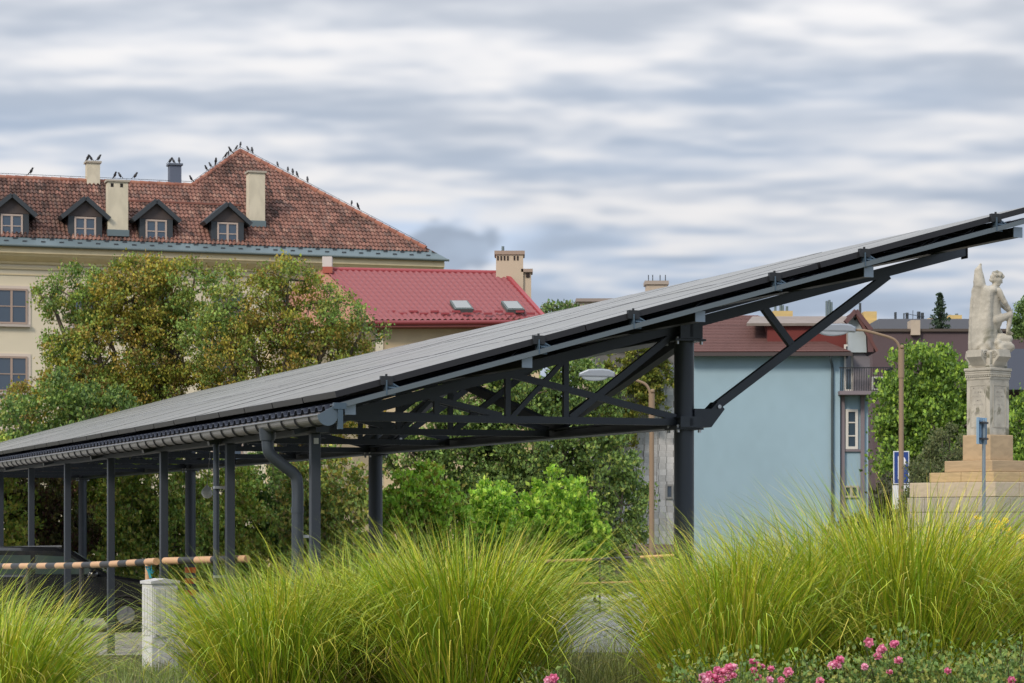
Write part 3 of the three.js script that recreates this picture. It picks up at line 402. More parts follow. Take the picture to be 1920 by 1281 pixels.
{ // distant roofscape
  const mk = (name, label, z, x0, x1, yt, mat, d = 10) => { const B = thing(name, label, 'building', [0, 0, -z]), s = z / F; part(B, 'wall', boxAB((x0 - CX) * s, (x1 - CX) * s, 0, EYE + (HY - yt) * s, -d, 0), mat); B.userData.s = s; B.userData.z = z; return B; };
  const on = (B, n, x0, x1, y0, y1, mat, z0 = -2, z1 = -0.5) => { const s = B.userData.s; return part(B, n, boxAB((x0 - CX) * s, (x1 - CX) * s, EYE + (HY - y1) * s, EYE + (HY - y0) * s, z0, z1), mat); };
  const pole = (B, x, y0, y1, r = 0.07, m = slate, z = -1.2) => { const s = B.userData.s; part(B, 'vent_pipe', rod(V((x - CX) * s, EYE + (HY - y1) * s, z), V((x - CX) * s, EYE + (HY - y0) * s, z), r, r, 7), m); };
  const plum = plaster(0.12, 0.085, 0.095, 20, 0.3), yel = plaster(0.6, 0.45, 0.2, 21), grey = M(0.13, 0.14, 0.17, 0.8), tan = plaster(0.5, 0.42, 0.34, 22), blueR = M(0.09, 0.105, 0.15, 0.6);
  const A = mk('plum_block', 'long low plum brown building with a flat parapet behind the trees', 135, 1636, 2010, 622, plum); on(A, 'parapet', 1634, 2010, 617, 622, M(0.09, 0.07, 0.06, 0.9), -10, 0.15); on(A, 'chimney', 1707, 1724, 601, 629, tan, -1, 0.3);
  on(A, 'side_roof', 1868, 2010, 660, 735, blueR, 0, 2.5); 
  const G = mk('grey_roof_block', 'distant grey flat roofed block with pipes and antennas on top', 180, 1648, 1818, 598, grey); for (const [x, a, r] of [[1684, 583, 0.1], [1700, 585, 0.05], [1706, 584, 0.12], [1728, 582, 0.14], [1735, 584, 0.12]]) pole(G, x, a, 599, r); const s = G.userData.s; part(G, 'antenna', [rod(V((1700 - CX) * s, EYE + (HY - 586) * s, -1), V((1738 - CX) * s, EYE + (HY - 592) * s, -1), 0.025, 0.025, 5), rod(V((1716 - CX) * s, EYE + (HY - 580) * s, -1), V((1716 - CX) * s, EYE + (HY - 598) * s, -1), 0.025, 0.025, 5)], slate);
  const Y1 = mk('yellow_penthouse', 'distant yellow rooftop block behind the spruce', 200, 1730, 1822, 603, yel); on(Y1, 'tower', 1782, 1806, 590, 603, yel); on(Y1, 'tower', 1742, 1760, 596, 603, yel); pole(Y1, 1799, 586, 592, 0.14, zinc); pole(Y1, 1786, 588, 592, 0.14, zinc); 
  const Y2 = mk('yellow_penthouse', 'distant yellow rooftop block beside the blue house gable', 195, 1598, 1650, 600, yel); on(Y2, 'tower', 1622, 1646, 583, 600, yel); on(Y2, 'tower', 1600, 1612, 590, 600, yel); pole(Y2, 1617, 566, 592, 0.1); pole(Y2, 1610, 588, 600, 0.16, tan);
  const Y3 = mk('yellow_penthouse', 'distant yellow rooftop hut with pipes behind the maroon roof', 190, 1440, 1600, 596, M(0.3, 0.25, 0.21, 0.9)); on(Y3, 'hut', 1451, 1488, 582, 596, yel); for (const [x, y] of [[1457, 566], [1467, 568], [1471, 570], [1479, 572], [1554, 562], [1559, 560], [1563, 564]]) pole(Y3, x, y, 596, 0.1, zinc);
  const T = mk('tan_block', 'distant tan building with a wide chimney seen over the solar roof', 150, 1084, 1290, 566, tan); on(T, 'parapet', 1080, 1290, 560, 566, M(0.28, 0.24, 0.22), -10, 0.2); on(T, 'chimney', 1213, 1252, 532, 566, tan); on(T, 'chimney_cap', 1210, 1255, 525, 532, M(0.35, 0.3, 0.26), -2.1, -0.4); for (const x of [1218, 1226, 1240, 1250]) pole(T, x, 512, 526, 0.03);
}
{ // birds on the clay roof
  const body = () => { const p = [[0, 0.0], [0.02, 0.012], [0.055, 0.05], [0.075, 0.11], [0.075, 0.17], [0.055, 0.23], [0.05, 0.27], [0.056, 0.3], [0.045, 0.335], [0.018, 0.355], [0, 0.36]].map(a => new THREE.Vector2(...a)); const g = new THREE.LatheGeometry(p, 8); g.rotateX(0.55); const t = box(0.07, 0.2, 0.02, 0, -0.06, -0.05).rotateX(0.75), b = new THREE.ConeGeometry(0.014, 0.07, 5).rotateX(Math.PI / 2).translate(0, 0.29, 0.22), l = rod(V(0.02, 0.06, 0.04), V(0.02, -0.07, 0.05), 0.007, 0.007, 4), l2 = rod(V(-0.02, 0.06, 0.04), V(-0.02, -0.07, 0.05), 0.007, 0.007, 4); return merge([g, t, b, l, l2]).translate(0, 0.07, 0); };
  const g = body(), m = M(0.016, 0.016, 0.02, 0.5), R = rng(9);
  const spots = [[55, 325, 0], [186, 299, 1], [197, 297, 1], [207, 300, 1], [213, 331, 0], [226, 330, 0], [251, 335, 0], [331, 304, 2], [342, 304, 2], [352, 304, 2], [362, 333, 0], [388, 314, 3], [396, 309, 3], [404, 305, 3], [421, 294, 3], [428, 291, 3], [434, 289, 3], [441, 285, 3], [452, 282, 3], [466, 288, 4], [473, 293, 4], [521, 321, 4], [540, 333, 4], [549, 339, 4], [558, 344, 4], [577, 355, 4], [659, 407, 4], [672, 415, 4]];
  const lab = ['small black bird on the wire along the level clay roof ridge', 'small black bird on the cream chimney top', 'small black bird on the dark metal chimney top', 'small black bird on the wire along the short roof edge below the peak', 'small black bird on the wire down the long sloping hip'];
  const onLine = ([p, q], px) => { let best = p, bd = 1e9; for (let i = 0; i <= 400; i++) { const c = p.clone().lerp(q, i / 400), e = Math.abs(CX + F * c.x / -c.z - px); if (e < bd) { bd = e; best = c; } } return best; };
  for (const [px, py, k] of spots) { const b = new THREE.Mesh(g, m); b.name = uname('bird'); b.castShadow = true;
    b.position.copy(k === 0 ? onLine(birdLines[0], px) : k === 3 ? onLine(birdLines[1], px) : k === 4 ? onLine(birdLines[2], px) : birdTops[k - 1].clone().add(V((px - (k === 1 ? 197 : 342)) * 0.024, 0, 0.1)));
    b.rotation.y = R() * 6.28; b.scale.setScalar(0.68 + 0.24 * R()); scene.add(b); tag(b, lab[k], 'bird', 'birds on the clay roof'); }
}
// ---------- trees, shrubs ----------
const leafMat = new THREE.MeshPhysicalMaterial({ color: 0xffffff, vertexColors: true, roughness: 0.75, transmission: 0.25, thickness: 0 });
const barkMat = M(0.1, 0.08, 0.06, 0.95);
function leafGeo(list, pal, seed) { // list of [x,y,z,size]; one folded leaf-shaped face pair each
  const R = rng(seed), n = list.length, P = new Float32Array(n * 18), Cc = new Float32Array(n * 18), q = new THREE.Quaternion(), e = new THREE.Euler(), v = V(0, 0, 0), N = [];
  const sh = [[0, 0, 0], [0.36, 0.5, 0.1], [0, 1, -0.08], [0, 0, 0], [0, 1, -0.08], [-0.36, 0.5, 0.1]];
  for (let i = 0; i < n; i++) { const [x, y, z, s, ci] = list[i]; e.set((R() - 0.3) * 2.4, R() * 6.283, (R() - 0.5) * 2.6); q.setFromEuler(e); const c = pal[ci !== undefined ? ci : Math.floor(R() * pal.length)], m = 0.75 + 0.5 * R();
    for (let k = 0; k < 6; k++) { v.set(...sh[k]).multiplyScalar(s).applyQuaternion(q); const o = i * 18 + k * 3; P[o] = x + v.x; P[o + 1] = y + v.y; P[o + 2] = z + v.z; Cc[o] = c[0] * m; Cc[o + 1] = c[1] * m; Cc[o + 2] = c[2] * m; } }
  const g = new THREE.BufferGeometry(); g.setAttribute('position', new THREE.BufferAttribute(P, 3)); g.setAttribute('color', new THREE.BufferAttribute(Cc, 3)); g.computeVertexNormals(); return g;
}
// lobes: [x, y, z, rx, ry, rz] relative to the base; clusters of leaves at twig ends
function tree(name, label, category, base, lobes, o) {
  const R = rng(o.seed), g = thing(name, label, category, base, 0, o.group), leaves = [], wood = [], trunkTop = V(0, (o.trunk || 2.5), 0), nrm = () => (R() + R() + R() - 1.5) / 1.5;
  if (o.trunk) wood.push(rod(V(0, -0.1, 0), trunkTop, o.tr || 0.2, (o.tr || 0.2) * 0.7, 9));
  const tot = lobes.reduce((a, l) => a + l[3] * l[4] * l[5], 0);
  for (const l of lobes) {
    const c = V(l[0], l[1], l[2]), st = o.trunk ? trunkTop : V(l[0] * 0.4, 0, l[2] * 0.4), mid = st.clone().lerp(c, 0.55).add(V(nrm() * 0.3, -0.2, nrm() * 0.3)), br = (o.tr || 0.1) * 0.5;
    wood.push(rod(st, mid, br, br * 0.7, 7), rod(mid, c, br * 0.7, br * 0.4, 6));
    const pts = [], nc = Math.round(o.clusters * l[3] * l[4] * l[5] / tot);
    for (let i = 0; i < nc; i++) {
      let x, y, z, r; do { x = R() * 2 - 1; y = R() * 2 - 1; z = R() * 2 - 1; r = Math.hypot(x, y, z); } while (r > 1 || r < 0.25); const k = Math.pow(r, -0.42); x *= k; y *= k; z *= k;
      const wob = 0.82 + 0.36 * noise3(l[0] + x * 2.1 + o.seed, l[1] + y * 2.1, l[2] + z * 2.1), p = V(c.x + x * l[3] * wob, c.y + y * l[4] * wob, c.z + z * l[5] * wob); if (p.y < 0.1) continue;
      pts.push(p); }
    // grow twigs outwards, each from the nearest one already placed
    const nodes = [[mid, br * 0.6], [mid.clone().lerp(c, 0.5), br * 0.5], [c, br * 0.42]]; pts.sort((a, b) => a.distanceToSquared(c) - b.distanceToSquared(c));
    for (const p of pts) {
      let best = nodes[0], bd = 1e9; for (const q of nodes) { const dd = q[0].distanceToSquared(p) * (p.y < q[0].y ? 1.5 : 1); if (dd < bd) { bd = dd; best = q; } }
      const r1 = Math.max(0.009, best[1] * 0.72), m2 = best[0].clone().lerp(p, 0.5).add(V(nrm() * 0.08, nrm() * 0.08, nrm() * 0.08)); wood.push(rod(best[0], m2, best[1] * 0.8, r1, 5), rod(m2, p, r1, r1 * 0.7, 4)); nodes.push([p, r1 * 0.85]);
      const ci0 = o.pick ? o.pick(p, R) : undefined, n = Math.round(o.per * 1.75 * (0.6 + 0.8 * R())), cr = o.cr * (0.7 + 0.6 * R());
      for (let j = 0; j < n; j++) leaves.push([p.x + nrm() * cr, p.y + nrm() * cr * 0.8, p.z + nrm() * cr, o.leaf * 0.72 * (0.65 + 0.7 * R()), ci0 !== undefined ? (R() < 0.7 ? ci0 : undefined) : undefined]);
    }
  }
  part(g, o.trunk ? 'trunk' : 'stems', wood, barkMat); const f = part(g, o.trunk ? 'crown' : 'foliage', leafGeo(leaves, o.pal, o.seed + 1), leafMat, 'stuff');
  return g;
}
const Z = z => z / F, W = (px, z) => (px - CX) * z / F, H = (py, z) => EYE + (HY - py) * z / F;
const lobesFrom = (bx, z, arr) => arr.map(([px, py, rx, ry, dz = 0, rz]) => [W(px, z) - bx, H(py, z), dz, rx * z / F, ry * z / F, rz || Math.max(1, rx * z / F * 0.8)]);
const autumn = [[0.378, 0.403, 0.062], [0.268, 0.364, 0.062], [0.464, 0.429, 0.075], [0.195, 0.299, 0.062], [0.439, 0.338, 0.075], [0.305, 0.247, 0.088]];
const olive = [[0.3, 0.403, 0.075], [0.372, 0.442, 0.075], [0.228, 0.325, 0.062], [0.42, 0.403, 0.075]];
const dkGreen = [[0.117, 0.216, 0.052], [0.169, 0.284, 0.065], [0.221, 0.338, 0.072], [0.091, 0.162, 0.046]];
const mid = [[0.2, 0.325, 0.062], [0.275, 0.403, 0.075], [0.15, 0.247, 0.056], [0.338, 0.39, 0.081]];
const brite = [[0.297, 0.54, 0.042], [0.378, 0.6, 0.049], [0.216, 0.419, 0.042], [0.446, 0.6, 0.07]];
const maple = [[0.258, 0.422, 0.048], [0.331, 0.486, 0.054], [0.184, 0.327, 0.048], [0.129, 0.232, 0.048]];
{
  const T = (name, label, z, basePx, arr, o, cat = 'tree') => { const bx = W(basePx, z); return tree(name, label, cat, [bx, 0, -z], lobesFrom(bx, z, arr), o); };
  const patchy = autumn.map(c => [c[0] * 0.98, c[1] * 0.9, c[2] * 0.6]).concat(mid), pick = (p, R) => noise3(p.x * 0.55 + 3, p.y * 0.6, p.z * 0.4) < 0.4 ? 6 + Math.floor(R() * 4) : Math.floor(R() * 6);
  T('walnut_tree', 'spreading tree with thinning yellow and olive autumn leaves before the cream building', 70, 250, [[160, 560, 90, 62], [250, 560, 110, 75], [360, 560, 90, 70], [215, 660, 125, 90], [340, 650, 110, 90], [150, 710, 70, 80], [170, 780, 170, 90], [330, 760, 110, 80], [270, 520, 70, 42], [95, 560, 30, 26]], { seed: 101, trunk: 3, tr: 0.26, clusters: 1120, per: 42, cr: 0.38, leaf: 0.13, pal: patchy, pick, twig: 2, group: 'autumn trees behind the carport' });
  T('walnut_tree', 'airy autumn tree with sparse yellow leaves and bare twigs reaching over the red roof', 68, 520, [[460, 580, 80, 70], [540, 590, 90, 90], [620, 600, 75, 70], [480, 680, 110, 90], [600, 690, 100, 80], [680, 620, 45, 45], [540, 525, 60, 38], [420, 640, 80, 80], [560, 770, 150, 70]], { seed: 102, trunk: 3, tr: 0.2, clusters: 660, per: 36, cr: 0.38, leaf: 0.125, pal: patchy, pick, twig: 1, group: 'autumn trees behind the carport' });
  T('ivy_covered_tree', 'dark green climber thicket at the foot of the autumn tree', 66, 120, [[130, 745, 50, 56], [170, 790, 90, 70], [40, 810, 80, 60], [120, 850, 130, 60]], { seed: 103, clusters: 330, per: 24, cr: 0.34, leaf: 0.16, pal: dkGreen.concat(mid) }, 'shrub');
  // thicket seen through the open sides of the carport
  const warm = autumn.concat(olive).map(c => [c[0] * 1.15, c[1] * 1.25, c[2] * 1.2]);
  const hedge = [[-40, 900, 'yellowing shrub', warm], [70, 930, 'shrub with dark red leaves', [[0.12, 0.05, 0.04], [0.1, 0.12, 0.03], [0.17, 0.15, 0.035]]], [180, 920, 'olive shrub', warm], [290, 930, 'mixed autumn shrub', warm.concat(mid)], [400, 940, 'golden autumn shrub', warm], [520, 940, 'dark green shrub', dkGreen.concat(mid)], [620, 930, 'tawny green shrub', mid.concat(autumn)]];
  hedge.forEach(([px, py, l, pal], i) => T('thicket_shrub', l + ' in the thicket ' + ['past the black car roof', 'behind the black car', 'above the black car bonnet', 'behind the striped railing', 'beside the hanging white bag', 'behind the wide downpipe', 'beside the round steel column'][i], 63 + (i % 3) * 1.5, px, [[px, py - 20, 85, 70], [px - 30, py + 40, 80, 60], [px + 40, py + 60, 80, 60], [px, py + 110, 100, 60]], { seed: 110 + i, clusters: 330, per: 24, cr: 0.33, leaf: 0.17, pal, group: 'thicket behind the carport' }, 'shrub'));
  T('lime_tree', 'large dark green tree behind the carport column', 66, 1010, [[900, 740, 90, 80], [1000, 720, 110, 90], [1090, 760, 90, 80], [880, 850, 90, 80], [1000, 830, 130, 100], [1110, 880, 90, 90], [1145, 950, 80, 80], [1120, 1010, 90, 60], [960, 940, 110, 80], [820, 790, 70, 70], [780, 870, 80, 60]], { seed: 130, trunk: 2, tr: 0.25, clusters: 1350, per: 28, cr: 0.36, leaf: 0.15, pal: dkGreen.concat(mid), twig: 5 });
  for (const [px, py, rx, ry, l, s] of [[792, 948, 78, 72, 'broad bright green bush with a few yellow leaves', 140], [925, 968, 44, 60, 'small bright green bush between two larger ones', 141], [1046, 968, 74, 78, 'dense rounded bright green bush beside the lamp post', 142]]) T('bright_bush', l, s === 141 ? 54.5 : 51.5, px, [[px, py, rx, ry], [px - rx * 0.4, py + 40, rx * 0.8, ry * 0.8], [px + rx * 0.4, py + 50, rx * 0.8, ry * 0.8], [px, py + 110, rx, 55]], { seed: s, clusters: 420, per: 20, cr: 0.2, leaf: 0.16, pal: s === 140 ? brite.concat([[0.3, 0.26, 0.03]]) : brite, group: 'bright bushes under the carport' }, 'bush');
  T('wall_creeper', 'yellow green creeper spreading over the shingled wall', 91, 1200, [[1190, 690, 60, 50, 0, 0.5], [1225, 700, 35, 60, 0, 0.5], [1170, 740, 50, 60, 0, 0.5], [1235, 770, 22, 30, 0, 0.4], [1150, 800, 50, 60, 0, 0.6], [1215, 745, 26, 32, 0, 0.4]], { seed: 150, tr: 0.025, clusters: 460, per: 16, cr: 0.2, leaf: 0.17, pal: [[0.26, 0.3, 0.03], [0.2, 0.26, 0.03], [0.3, 0.28, 0.04], [0.13, 0.19, 0.03]], twig: 8 }, 'creeper');
  T('round_tree', 'dark leafy tree with pale blossom tips behind the red roof gable', 100, 1050, [[1050, 600, 38, 34], [1075, 620, 40, 40]], { seed: 151, trunk: 5, tr: 0.2, clusters: 130, per: 22, cr: 0.4, leaf: 0.2, pal: dkGreen.concat([[0.25, 0.24, 0.15]]) });
  T('maple_tree', 'lush yellow green tree between the blue house and the monument', 78, 1725, [[1728, 700, 66, 55], [1770, 720, 55, 60], [1688, 765, 50, 65], [1740, 790, 80, 70], [1680, 850, 46, 60], [1740, 870, 70, 60], [1720, 930, 62, 60], [1800, 800, 40, 80]], { seed: 152, trunk: 2.5, tr: 0.25, clusters: 760, per: 24, cr: 0.4, leaf: 0.19, pal: maple, twig: 6 });
  T('willow_shrub', 'grey green fine leaved shrub left of the pedestal', 58, 1775, [[1780, 850, 45, 50], [1755, 890, 55, 40], [1800, 890, 50, 50], [1770, 940, 90, 50]], { seed: 153, clusters: 330, per: 30, cr: 0.24, leaf: 0.09, pal: [[0.12, 0.15, 0.05], [0.16, 0.18, 0.06], [0.09, 0.13, 0.04]], twig: 2 }, 'shrub');
  T('maple_tree', 'bright green tree showing past the far side of the pedestal', 76, 1930, [[1930, 800, 45, 60], [1925, 880, 50, 60], [1940, 950, 60, 50]], { seed: 154, trunk: 2.5, tr: 0.2, clusters: 260, per: 24, cr: 0.38, leaf: 0.18, pal: maple });
  T('pine_tree', 'dark pine branches at the edge beyond the statue', 120, 1935, [[1930, 600, 30, 14], [1925, 575, 22, 10], [1940, 620, 40, 14]], { seed: 155, trunk: 9, tr: 0.15, clusters: 60, per: 40, cr: 0.5, leaf: 0.2, pal: dkGreen });
  T('low_hedge', 'dark scrub behind the blue parking sign', 74, 1660, [[1668, 935, 36, 40], [1700, 950, 60, 45], [1610, 1000, 50, 26], [1780, 970, 90, 40], [1880, 965, 80, 40]], { seed: 156, clusters: 300, per: 26, cr: 0.34, leaf: 0.16, pal: [[0.07, 0.075, 0.04], [0.1, 0.1, 0.05], [0.06, 0.08, 0.03]] }, 'hedge');
  T('low_hedge', 'green verge planting behind the far striped railing', 56, 1120, [[1000, 1080, 100, 28], [1120, 1092, 90, 22], [1220, 1085, 80, 26], [880, 1070, 100, 35], [760, 1060, 100, 40]], { seed: 157, clusters: 300, per: 26, cr: 0.25, leaf: 0.12, pal: mid.concat(dkGreen) }, 'hedge');
  { // spruce: whorls of drooping branches
    const z = 160, g = thing('spruce_tree', 'small spruce standing before the distant rooftops', 'tree', [W(1763, z), 0, -z]), R = rng(61), top = H(553, z), list = []; part(g, 'trunk', rod(V(0, 0, 0), V(0, top, 0), 0.2, 0.02, 6), barkMat);
    for (let i = 0; i < 34; i++) { const y = top - 0.12 * i, len = 0.12 + i * 0.036; for (let b = 0; b < 7; b++) { const a = R() * 6.28, l = len * (0.7 + 0.6 * R()); for (let k = 0; k < 9; k++) { const t = (k + R()) / 9; list.push([Math.cos(a) * l * t + (R() - 0.5) * 0.1, y - 0.3 * t * t * l + (R() - 0.5) * 0.08, Math.sin(a) * l * t + (R() - 0.5) * 0.1, 0.2]); } } }
    part(g, 'crown', leafGeo(list, [[0.04, 0.085, 0.04], [0.055, 0.1, 0.05], [0.03, 0.065, 0.035]], 62), leafMat, 'stuff'); }
}
// ---------- monument ----------
{
  const z = 43, stone = (() => { const t = tex(256, 256, (u, v, i, j) => { const n = tile3(u, v, 5, 33, 5), m = 0.95 * sstep(0.56, 0.72, tile3(u, v, 5, 37, 5)), g = 0.9 + 0.1 * hash3(i, j, 2), s = (0.8 + 0.35 * (n - 0.5)) * g; return [s * mix(1, 0.62, m), s * mix(0.985, 0.62, m), s * mix(0.94, 0.55, m)]; }, [0.55, 0.55]); return new THREE.MeshStandardMaterial({ map: t, color: lin(0.78, 0.76, 0.72), roughness: 0.92 }); })();
  const ochre = plaster(0.5, 0.37, 0.23, 51, 1.1), ochre2 = plaster(0.52, 0.39, 0.22, 52, 1.1), pale = plaster(0.55, 0.46, 0.34, 53, 1.1), grey = plaster(0.42, 0.38, 0.32, 54, 1.3);
  const m = thing('stone_monument', 'carved pale stone winged figure on a tall square pedestal with ochre steps', 'monument', [W(1860, z), 0, -z - 0.36], 0);
  const R0 = -50.5 * Math.PI / 180 + Math.PI / 4 * 0, rot = 51 * Math.PI / 180, Y = py => H(py, z + 0.2), sq = (w, y0, y1, r = 0.012) => box(w, y1 - y0, w, 0, (y0 + y1) / 2, 0, r).rotateY(-rot + Math.PI / 2 * 1);
  const rotG = g => g.rotateY(-rot + Math.PI / 2);
  // stepped base of separate blocks
  const tiers = [[2.04, 0, Y(990), 5, grey], [2.04, Y(990), Y(961), 6, grey], [2.04, Y(961), Y(933), 5, grey], [1.98, Y(933), Y(905), 3, pale], [1.48, Y(905), Y(886), 2, ochre2], [1.1, Y(886), Y(864), 1, ochre]];
  tiers.forEach(([w, y0, y1, nb, mt], i) => { const st = part(m, 'base_course', sq(w - 0.06, y0, y1 - 0.004, 0), mt);
    for (let f = 0; f < 4; f++) for (let k = 0; k < nb; k++) { const bw = w / nb, off = (i % 2 ? 0.5 : 0) * 0; const b = part(st, 'stone_block', box(bw - 0.008, y1 - y0 - 0.008, 0.12, -w / 2 + (k + 0.5) * bw, (y0 + y1) / 2, w / 2 - 0.06 + 0.003 * ((k * 7 + i * 3) % 3), 0.012).rotateY(f * Math.PI / 2 - rot + Math.PI / 2), mt); } });
  part(m, 'plinth', sq(0.64, Y(864), Y(816), 0.015), ochre);
  const shaft = part(m, 'pedestal', [sq(0.535, Y(816), Y(704), 0.008)], stone);
  part(shaft, 'moulding', [sq(0.56, Y(712), Y(706)), sq(0.585, Y(700), Y(696)), sq(0.62, Y(696), Y(690), 0.02), sq(0.585, Y(704), Y(700))], stone);
  for (let f = 0; f < 4; f++) for (let k = 0; k < 12; k++) part(shaft, 'dentil', box(0.026, 0.03, 0.03, -0.26 + k * 0.0473, Y(705.4), 0.285).rotateY(f * Math.PI / 2 - rot + Math.PI / 2), stone);
  // sunk inscription panels: a raised border with lines of worn lettering
  for (let f = 0; f < 4; f++) { const g = [], y0 = Y(802), y1 = Y(722), w = 0.36, zz = 0.2675; g.push(boxAB(-w / 2, w / 2, y1 - 0.015, y1, zz, zz + 0.008), boxAB(-w / 2, w / 2, y0, y0 + 0.015, zz, zz + 0.008), boxAB(-w / 2, -w / 2 + 0.015, y0 + 0.015, y1 - 0.015, zz, zz + 0.008), boxAB(w / 2 - 0.015, w / 2, y0 + 0.015, y1 - 0.015, zz, zz + 0.008)); part(shaft, 'panel_border', g.map(x => x.rotateY(f * Math.PI / 2 - rot + Math.PI / 2)), stone);
    const R = rng(70 + f), l = []; for (let r = 0; r < 7; r++) { const y = y1 - 0.07 - r * 0.075, ww = [0.24, 0.18, 0.26, 0.12, 0.2, 0.1, 0.16][r] * (f % 2 ? 1 : 0.85); for (let x = -ww / 2; x < ww / 2; x += 0.022) if (R() > 0.2) { l.push(boxAB(x, x + 0.005, y, y + 0.028, zz - 0.002, zz + 0.003)); if (R() > 0.4) l.push(boxAB(x + 0.005, x + 0.014, y + (R() > 0.5 ? 0.022 : 0), y + (R() > 0.5 ? 0.028 : 0.006) + 0.001, zz - 0.002, zz + 0.003)); } } part(shaft, 'inscription', l.map(x => x.rotateY(f * Math.PI / 2 - rot + Math.PI / 2)), M(0.36, 0.34, 0.31, 1)); }
  // scrolled capital
  const cap = part(m, 'capital', [sq(0.5, Y(690), Y(660), 0.02)], stone);
  part(cap, 'console', [extr([[-0.36, 0.3], [0.36, 0.3], [0.38, 0.2], [0.3, 0.12], [0.22, 0.02], [-0.22, 0.02], [-0.3, 0.12], [-0.38, 0.2]], 0.3, 0.02).translate(0, Y(690), -0.15).rotateY(-rot + Math.PI / 2), extr([[-0.36, 0.3], [0.36, 0.3], [0.38, 0.2], [0.3, 0.12], [0.22, 0.02], [-0.22, 0.02], [-0.3, 0.12], [-0.38, 0.2]], 0.3, 0.02).translate(0, Y(690), -0.15).rotateY(-rot)], stone);
  const spiral = []; for (let i = 0; i < 40; i++) { const a = i * 0.36, r = 0.075 - i * 0.0017; spiral.push(V(Math.cos(a) * r, Math.sin(a) * r, 0)); }
  for (let f = 0; f < 4; f++) for (const k of [-1, 1]) part(cap, 'volute', tube(spiral, 0.014, 70, 6).translate(k * 0.28, Y(690) + 0.235, 0.17).rotateY(f * Math.PI / 2 - rot + Math.PI / 2), stone);
  // figure: distance field of tapered capsules, meshed; x right, y up, z to the viewer, metres above the capital
  const pr = (px, py, dz = 0) => V((px - 1855) * z / F, (662 - py) * z / F, dz);
  const caps = []; const cp = (a, b, ra, rb, k = 0.035) => caps.push([a, b, ra, rb, k]);
  const px = 43 / F;
  // folded wings and cloak down the back
  cp(pr(1837, 545, 0.02), pr(1833, 648, 0.04), 0.125, 0.14); cp(pr(1852, 548, 0.1), pr(1847, 650, 0.1), 0.115, 0.14); cp(pr(1846, 540, -0.1), pr(1842, 650, -0.1), 0.09, 0.12); cp(pr(1828, 560, 0.0), pr(1826, 652, 0.02), 0.05, 0.075); cp(pr(1860, 600, 0), pr(1858, 652, 0), 0.12, 0.14);
  // torso bending forward
  cp(pr(1866, 602, 0), pr(1862, 548, 0), 0.15, 0.14); cp(pr(1848, 541, 0.1), pr(1874, 541, -0.03), 0.06, 0.06);
  cp(pr(1862, 543, 0.13), pr(1866, 541, -0.14), 0.07, 0.07); 
  // upper wing rising over the shoulder
  cp(pr(1838, 534, 0.05), pr(1837, 503, 0.06), 0.11, 0.05, 0.03); cp(pr(1833, 525, 0.05), pr(1834, 506, 0.05), 0.06, 0.05, 0.03); cp(pr(1837, 503, 0.06), pr(1840, 494, 0.06), 0.05, 0.02, 0.02); cp(pr(1845, 530, 0.05), pr(1844, 510, 0.05), 0.04, 0.015, 0.02);
  // neck, head bowed to the right, curls
  cp(pr(1866, 538, 0), pr(1871, 527, 0.0), 0.055, 0.055, 0.02); cp(pr(1868, 521, 0), pr(1874, 522, 0.0), 0.085, 0.075, 0.02); cp(pr(1877, 525, 0), pr(1875, 531, 0), 0.05, 0.042, 0.02); cp(pr(1880, 525, 0), pr(1882.5, 528, 0), 0.018, 0.012, 0.01);
  for (const [x, y, d, r] of [[1862, 517, 0.05, 0.04], [1866, 511, 0.03, 0.045], [1872, 509, 0.0, 0.045], [1878, 511, 0.02, 0.04], [1882, 515, 0.0, 0.034], [1860, 523, 0.04, 0.035], [1868, 514, 0.08, 0.035], [1875, 514, 0.07, 0.03]]) cp(pr(x, y, d), pr(x + 1, y + 1, d), r, r, 0.015);
  // arms resting on the raised knee
  cp(pr(1873, 545, 0.12), pr(1884, 566, 0.13), 0.058, 0.046, 0.02); cp(pr(1884, 566, 0.13), pr(1897, 583, 0.07), 0.045, 0.03, 0.015); cp(pr(1897, 583, 0.07), pr(1899, 590, 0.05), 0.03, 0.022, 0.01);
  cp(pr(1872, 545, -0.13), pr(1882, 568, -0.13), 0.058, 0.046, 0.02); cp(pr(1882, 568, -0.13), pr(1896, 582, -0.05), 0.045, 0.03, 0.015);
  // thighs, shins, feet
  cp(pr(1868, 600, 0.1), pr(1895, 590, 0.07), 0.085, 0.06, 0.02); cp(pr(1895, 590, 0.07), pr(1892, 622, 0.06), 0.05, 0.034, 0.015); cp(pr(1892, 622, 0.06), pr(1900, 625, 0.06), 0.03, 0.02, 0.015);
  cp(pr(1866, 604, -0.1), pr(1880, 625, -0.12), 0.085, 0.065, 0.03);
  // draped rock under the foot
  cp(pr(1878, 634, 0), pr(1893, 634, 0), 0.1, 0.085, 0.03); cp(pr(1880, 650, 0.06), pr(1896, 650, 0.04), 0.1, 0.085, 0.03); cp(pr(1880, 650, -0.08), pr(1896, 650, -0.06), 0.1, 0.085, 0.03); cp(pr(1872, 642, 0.1), pr(1880, 656, 0.12), 0.06, 0.07, 0.03);
  const RES = 84, S = 0.92, cen = V(0, 0.84, 0), mc = new MarchingCubes(RES, new THREE.MeshBasicMaterial(), false, false, 400000); mc.isolation = 0; mc.reset();
  const ab = V(0, 0, 0), ap = V(0, 0, 0), p = V(0, 0, 0);
